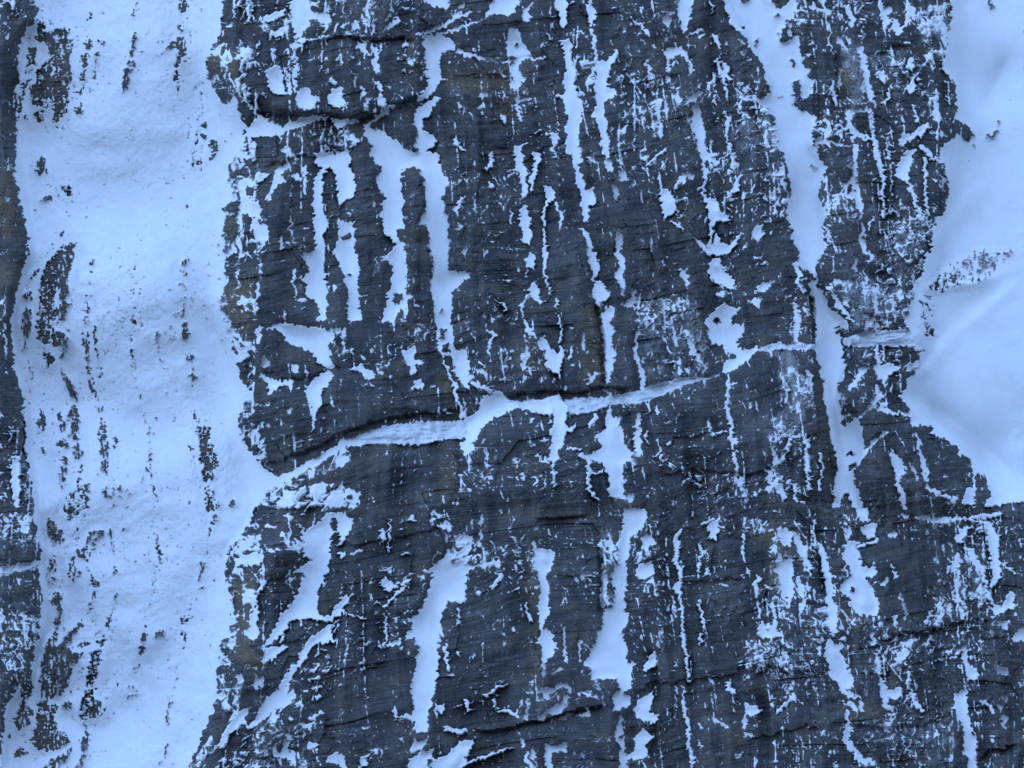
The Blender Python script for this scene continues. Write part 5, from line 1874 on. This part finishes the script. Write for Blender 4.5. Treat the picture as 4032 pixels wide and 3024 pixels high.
# ------------------------------------------------------------------ unseen valley and camera slope, added to block the low sky
def valley():
    mt, nt, b = new_mat("added_valley_slope")
    g = nt.nodes.new("ShaderNodeNewGeometry")
    n1 = noise_node(nt, mapping(nt, g.outputs['Position'], (.01, .01, .01)), 1, 8, .65)
    nt.links.new(ramp(nt, n1, [(.46, (.07, .075, .08)), (.60, (.30, .31, .32))]), b.inputs['Base Color'])
    b.inputs['Roughness'].default_value = .95
    xs = np.concatenate([-np.geomspace(9000, 120, 46), np.linspace(-100, 100, 9), np.geomspace(120, 9000, 46)])
    ys = np.concatenate([-np.geomspace(9000, 60, 50), np.linspace(-40, 480, 30)])
    X, Y = np.meshgrid(xs, ys)
    prof_y = np.array([-9000, -2600, -1300, -500, -60, 0, 30, 150, 300, 400, 480])
    prof_z = np.array([500, 1150, 900, 330, 96, 77.8, 60, -110, -190, -150, -70])
    Z = np.interp(Y, prof_y, prof_z)
    Z = Z + np.clip((np.abs(X) + np.abs(np.minimum(Y, 0)) - 60) / 900, 0, 1) * (90 * fbm(X / 700, Y / 700, 5, 81) - 40) * (Y < 300)
    Z = Z - np.clip(-X / 9000, 0, 1) * 260 * (Y > -600)
    spur = np.clip((X - 230) / 620, 0, 1)                       # spur added to block the sky on the right; the left stays open
    Z = Z + spur * spur * (3 - 2 * spur) * 900 * np.clip((Y + 2600) / 1200, 0, 1)
    n0, n1_ = X.shape
    ii = np.arange(n0 * n1_).reshape(n0, n1_)
    q = np.stack([ii[:-1, :-1], ii[:-1, 1:], ii[1:, 1:], ii[1:, :-1]], -1).reshape(-1, 4)
    me = bpy.data.meshes.new("sky_blocking_valley")
    me.from_pydata(np.stack([X, Y, Z], -1).reshape(-1, 3).tolist(), [], q.tolist())
    me.materials.append(mt)
    o = bpy.data.objects.new("sky_blocking_valley", me)
    scn.collection.objects.link(o)
    tag(o, 'unseen rocky snow-dusted valley and slope, added to block low skylight', kind='structure')


valley()


def mountain():
    # unseen flank added behind and above the frame to keep the valley in shade
    mt, nt, b = new_mat("added_snowy_flank")
    g = nt.nodes.new("ShaderNodeNewGeometry")
    n1 = noise_node(nt, mapping(nt, g.outputs['Position'], (.02, .02, .012)), 1, 8, .65)
    nt.links.new(ramp(nt, n1, [(.46, (.08, .08, .085)), (.54, (.82, .83, .85))]), b.inputs['Base Color'])
    b.inputs['Roughness'].default_value = .9
    xs = np.concatenate([-np.geomspace(4000, 140, 30), np.linspace(-120, 120, 13), np.geomspace(140, 4000, 30)])
    zs = np.concatenate([np.linspace(-210, 200, 14), np.geomspace(230, 1700, 30)])
    X, Z = np.meshgrid(xs, zs)
    far = np.clip((np.hypot(X, np.maximum(Z - 80, 0)) - 150) / 800, 0, 1)
    Y = D0 + (Z - CAM_Z) * math.tan(math.radians(27)) + 16 + far * 120 * fbm(X / 500, Z / 500, 4, 91) + far * 60 + (np.abs(X) / 4000) ** 2 * 900
    n0, n1_ = X.shape
    ii = np.arange(n0 * n1_).reshape(n0, n1_)
    q = np.stack([ii[:-1, :-1], ii[:-1, 1:], ii[1:, 1:], ii[1:, :-1]], -1).reshape(-1, 4)
    me = bpy.data.meshes.new("shade_casting_flank")
    me.from_pydata(np.stack([X, Y, Z], -1).reshape(-1, 3).tolist(), [], q.tolist())
    me.materials.append(mt)
    o = bpy.data.objects.new("shade_casting_flank", me)
    scn.collection.objects.link(o)
    tag(o, 'unseen snowy flank added behind and above the wall to cast shade', kind='structure')


mountain()

# rock walls and everything in them, piece by piece
def pieces(ids):
    """connected pieces of equal id (0 = nothing): label array and the cell count of each label"""
    h, w_ = ids.shape
    pad = np.zeros((h, 1), ids.dtype)
    chg = np.diff(np.concatenate([pad - 1, ids, pad - 1], 1), axis=1) != 0
    rows, cols = np.nonzero(chg)
    r0, c0, c1 = rows[:-1], cols[:-1], cols[1:]
    ok = (rows[:-1] == rows[1:])
    r0, c0, c1 = r0[ok], c0[ok], c1[ok]
    val = ids[r0, c0]
    ok = val > 0
    r0, c0, c1, val = r0[ok], c0[ok], c1[ok], val[ok]
    n = len(r0)
    par = list(range(n))

    def find(i):
        while par[i] != i:
            par[i] = par[par[i]]
            i = par[i]
        return i
    first = np.searchsorted(r0, np.arange(h + 1)).tolist()
    A, Bc, Vl = c0.tolist(), c1.tolist(), val.tolist()
    for y in range(1, h):
        i, ie, j, je = first[y - 1], first[y], first[y], first[y + 1]
        while i < ie and j < je:
            if A[i] < Bc[j] and A[j] < Bc[i] and Vl[i] == Vl[j]:
                ra, rb = find(i), find(j)
                if ra != rb:
                    par[rb] = ra
            if Bc[i] < Bc[j]:
                i += 1
            else:
                j += 1
    root = np.array([find(i) for i in range(n)], np.int64)
    lab = np.full((h, w_), -1, np.int64)
    for k in range(n):
        lab[r0[k], A[k]:Bc[k]] = root[k]
    cnt = np.bincount(root, weights=(c1 - c0), minlength=n)
    return lab, cnt


def biggest(lab, cnt, sel):
    """labels of the pieces inside sel, largest first"""
    u = np.unique(lab[sel])
    u = u[u >= 0]
    return u[np.argsort(-cnt[u])]


NTH = 'highest second-highest third-highest fourth-highest fifth-highest sixth-highest seventh-highest eighth-highest ninth-highest tenth-highest eleventh-highest twelfth-highest thirteenth-highest fourteenth-highest fifteenth-highest sixteenth-highest seventeenth-highest eighteenth-highest'.split()

ids = np.where(rock_face, np.where(out_id > 0, 100 + out_id, rock_id), 0).astype(np.int32)
NONE = rock_keys.index('none')
ids[ids == NONE] = 0
lab, cnt = pieces(ids)
stray = rock_face & (ids == 0)
for i, key in enumerate(rock_keys):
    if not i or key == 'none':
        continue
    sel = ids == i
    order = biggest(lab, cnt, sel)
    if not len(order):
        continue
    name, label = ROCKS[key]
    main = lab == order[0]
    wall = build(name, main, PR, M_ROCK)
    tag(wall, label, 'rock wall', 'rock walls of the mountain', 'thing')
    rest = sel & ~main
    for p in order[1:40]:
        if cnt[p] < 130:
            break
        c = build('rock_island', lab == p, PR, M_ROCK)
        rest &= lab != p
        c.parent = wall
        c.matrix_parent_inverse = wall.matrix_basis.inverted()
    if rest.any():
        c = build('rock_fragments', rest, PR, M_ROCK)
        c["kind"] = 'stuff'
        c.parent = wall
        c.matrix_parent_inverse = wall.matrix_basis.inverted()

# rock standing out of the snow slopes
members = {}
for i, key in enumerate(out_keys):
    if not i:
        continue
    sel = ids == 100 + i
    order = biggest(lab, cnt, sel)
    if not len(order) or cnt[order[0]] < 12:
        stray |= sel
        continue
    k = key.split('#')[0]
    name, label, grp = OUTS[k]
    main = lab == order[0]
    stray |= sel & ~main
    o = build(name, main, PR, M_ROCK)
    members.setdefault(k, []).append((o, vc[sel].mean()))
for k, lst in members.items():
    name, label, grp = OUTS[k]
    lst.sort(key=lambda t: t[1])
    for n_, (o, _) in enumerate(lst):
        tag(o, label if len(lst) == 1 else NTH[n_] + ' ' + label, 'rock', grp)
tag(build('loose_stones', stray, PR, M_ROCK), 'scattered small dark stones showing through the snow slopes', 'stones', kind='stuff')

# snow and ice
sids = np.where(snow_face, snow_id, 0).astype(np.int32)
slab, scnt = pieces(sids)
dust = snow_face & (sids == 0)
for i, key in enumerate(snow_keys):
    if not i:
        continue
    sel = sids == i
    order = biggest(slab, scnt, sel)
    if not len(order):
        continue
    name, label, cat, grp = SNOWS[key]
    if cat is None:                      # the open slopes keep every cell
        tag(build(name, sel, PS, M_SNOW, True, coarse(i)), label, kind='structure')
        continue
    main = slab == order[0]
    dust |= sel & ~main
    tag(build(name, main, PS, M_ICE if name == 'ice_band' else M_SNOW, True, None if name == 'ice_band' else coarse(i)), label, cat, grp)
tag(build('snow_dusting', dust, PS, M_SNOW, True, coarse(0)),
    'small flecks and streaks of snow caught on the dark rock ledges', 'snow', kind='stuff')
tris = sum(2 * len(o.data.polygons) for o in bpy.data.objects if o.type == 'MESH')
print("TRIS", tris, "cells", int(rock_face.sum()), int(snow_face.sum()), "grid", NV, NU, "objects", len(bpy.data.objects))
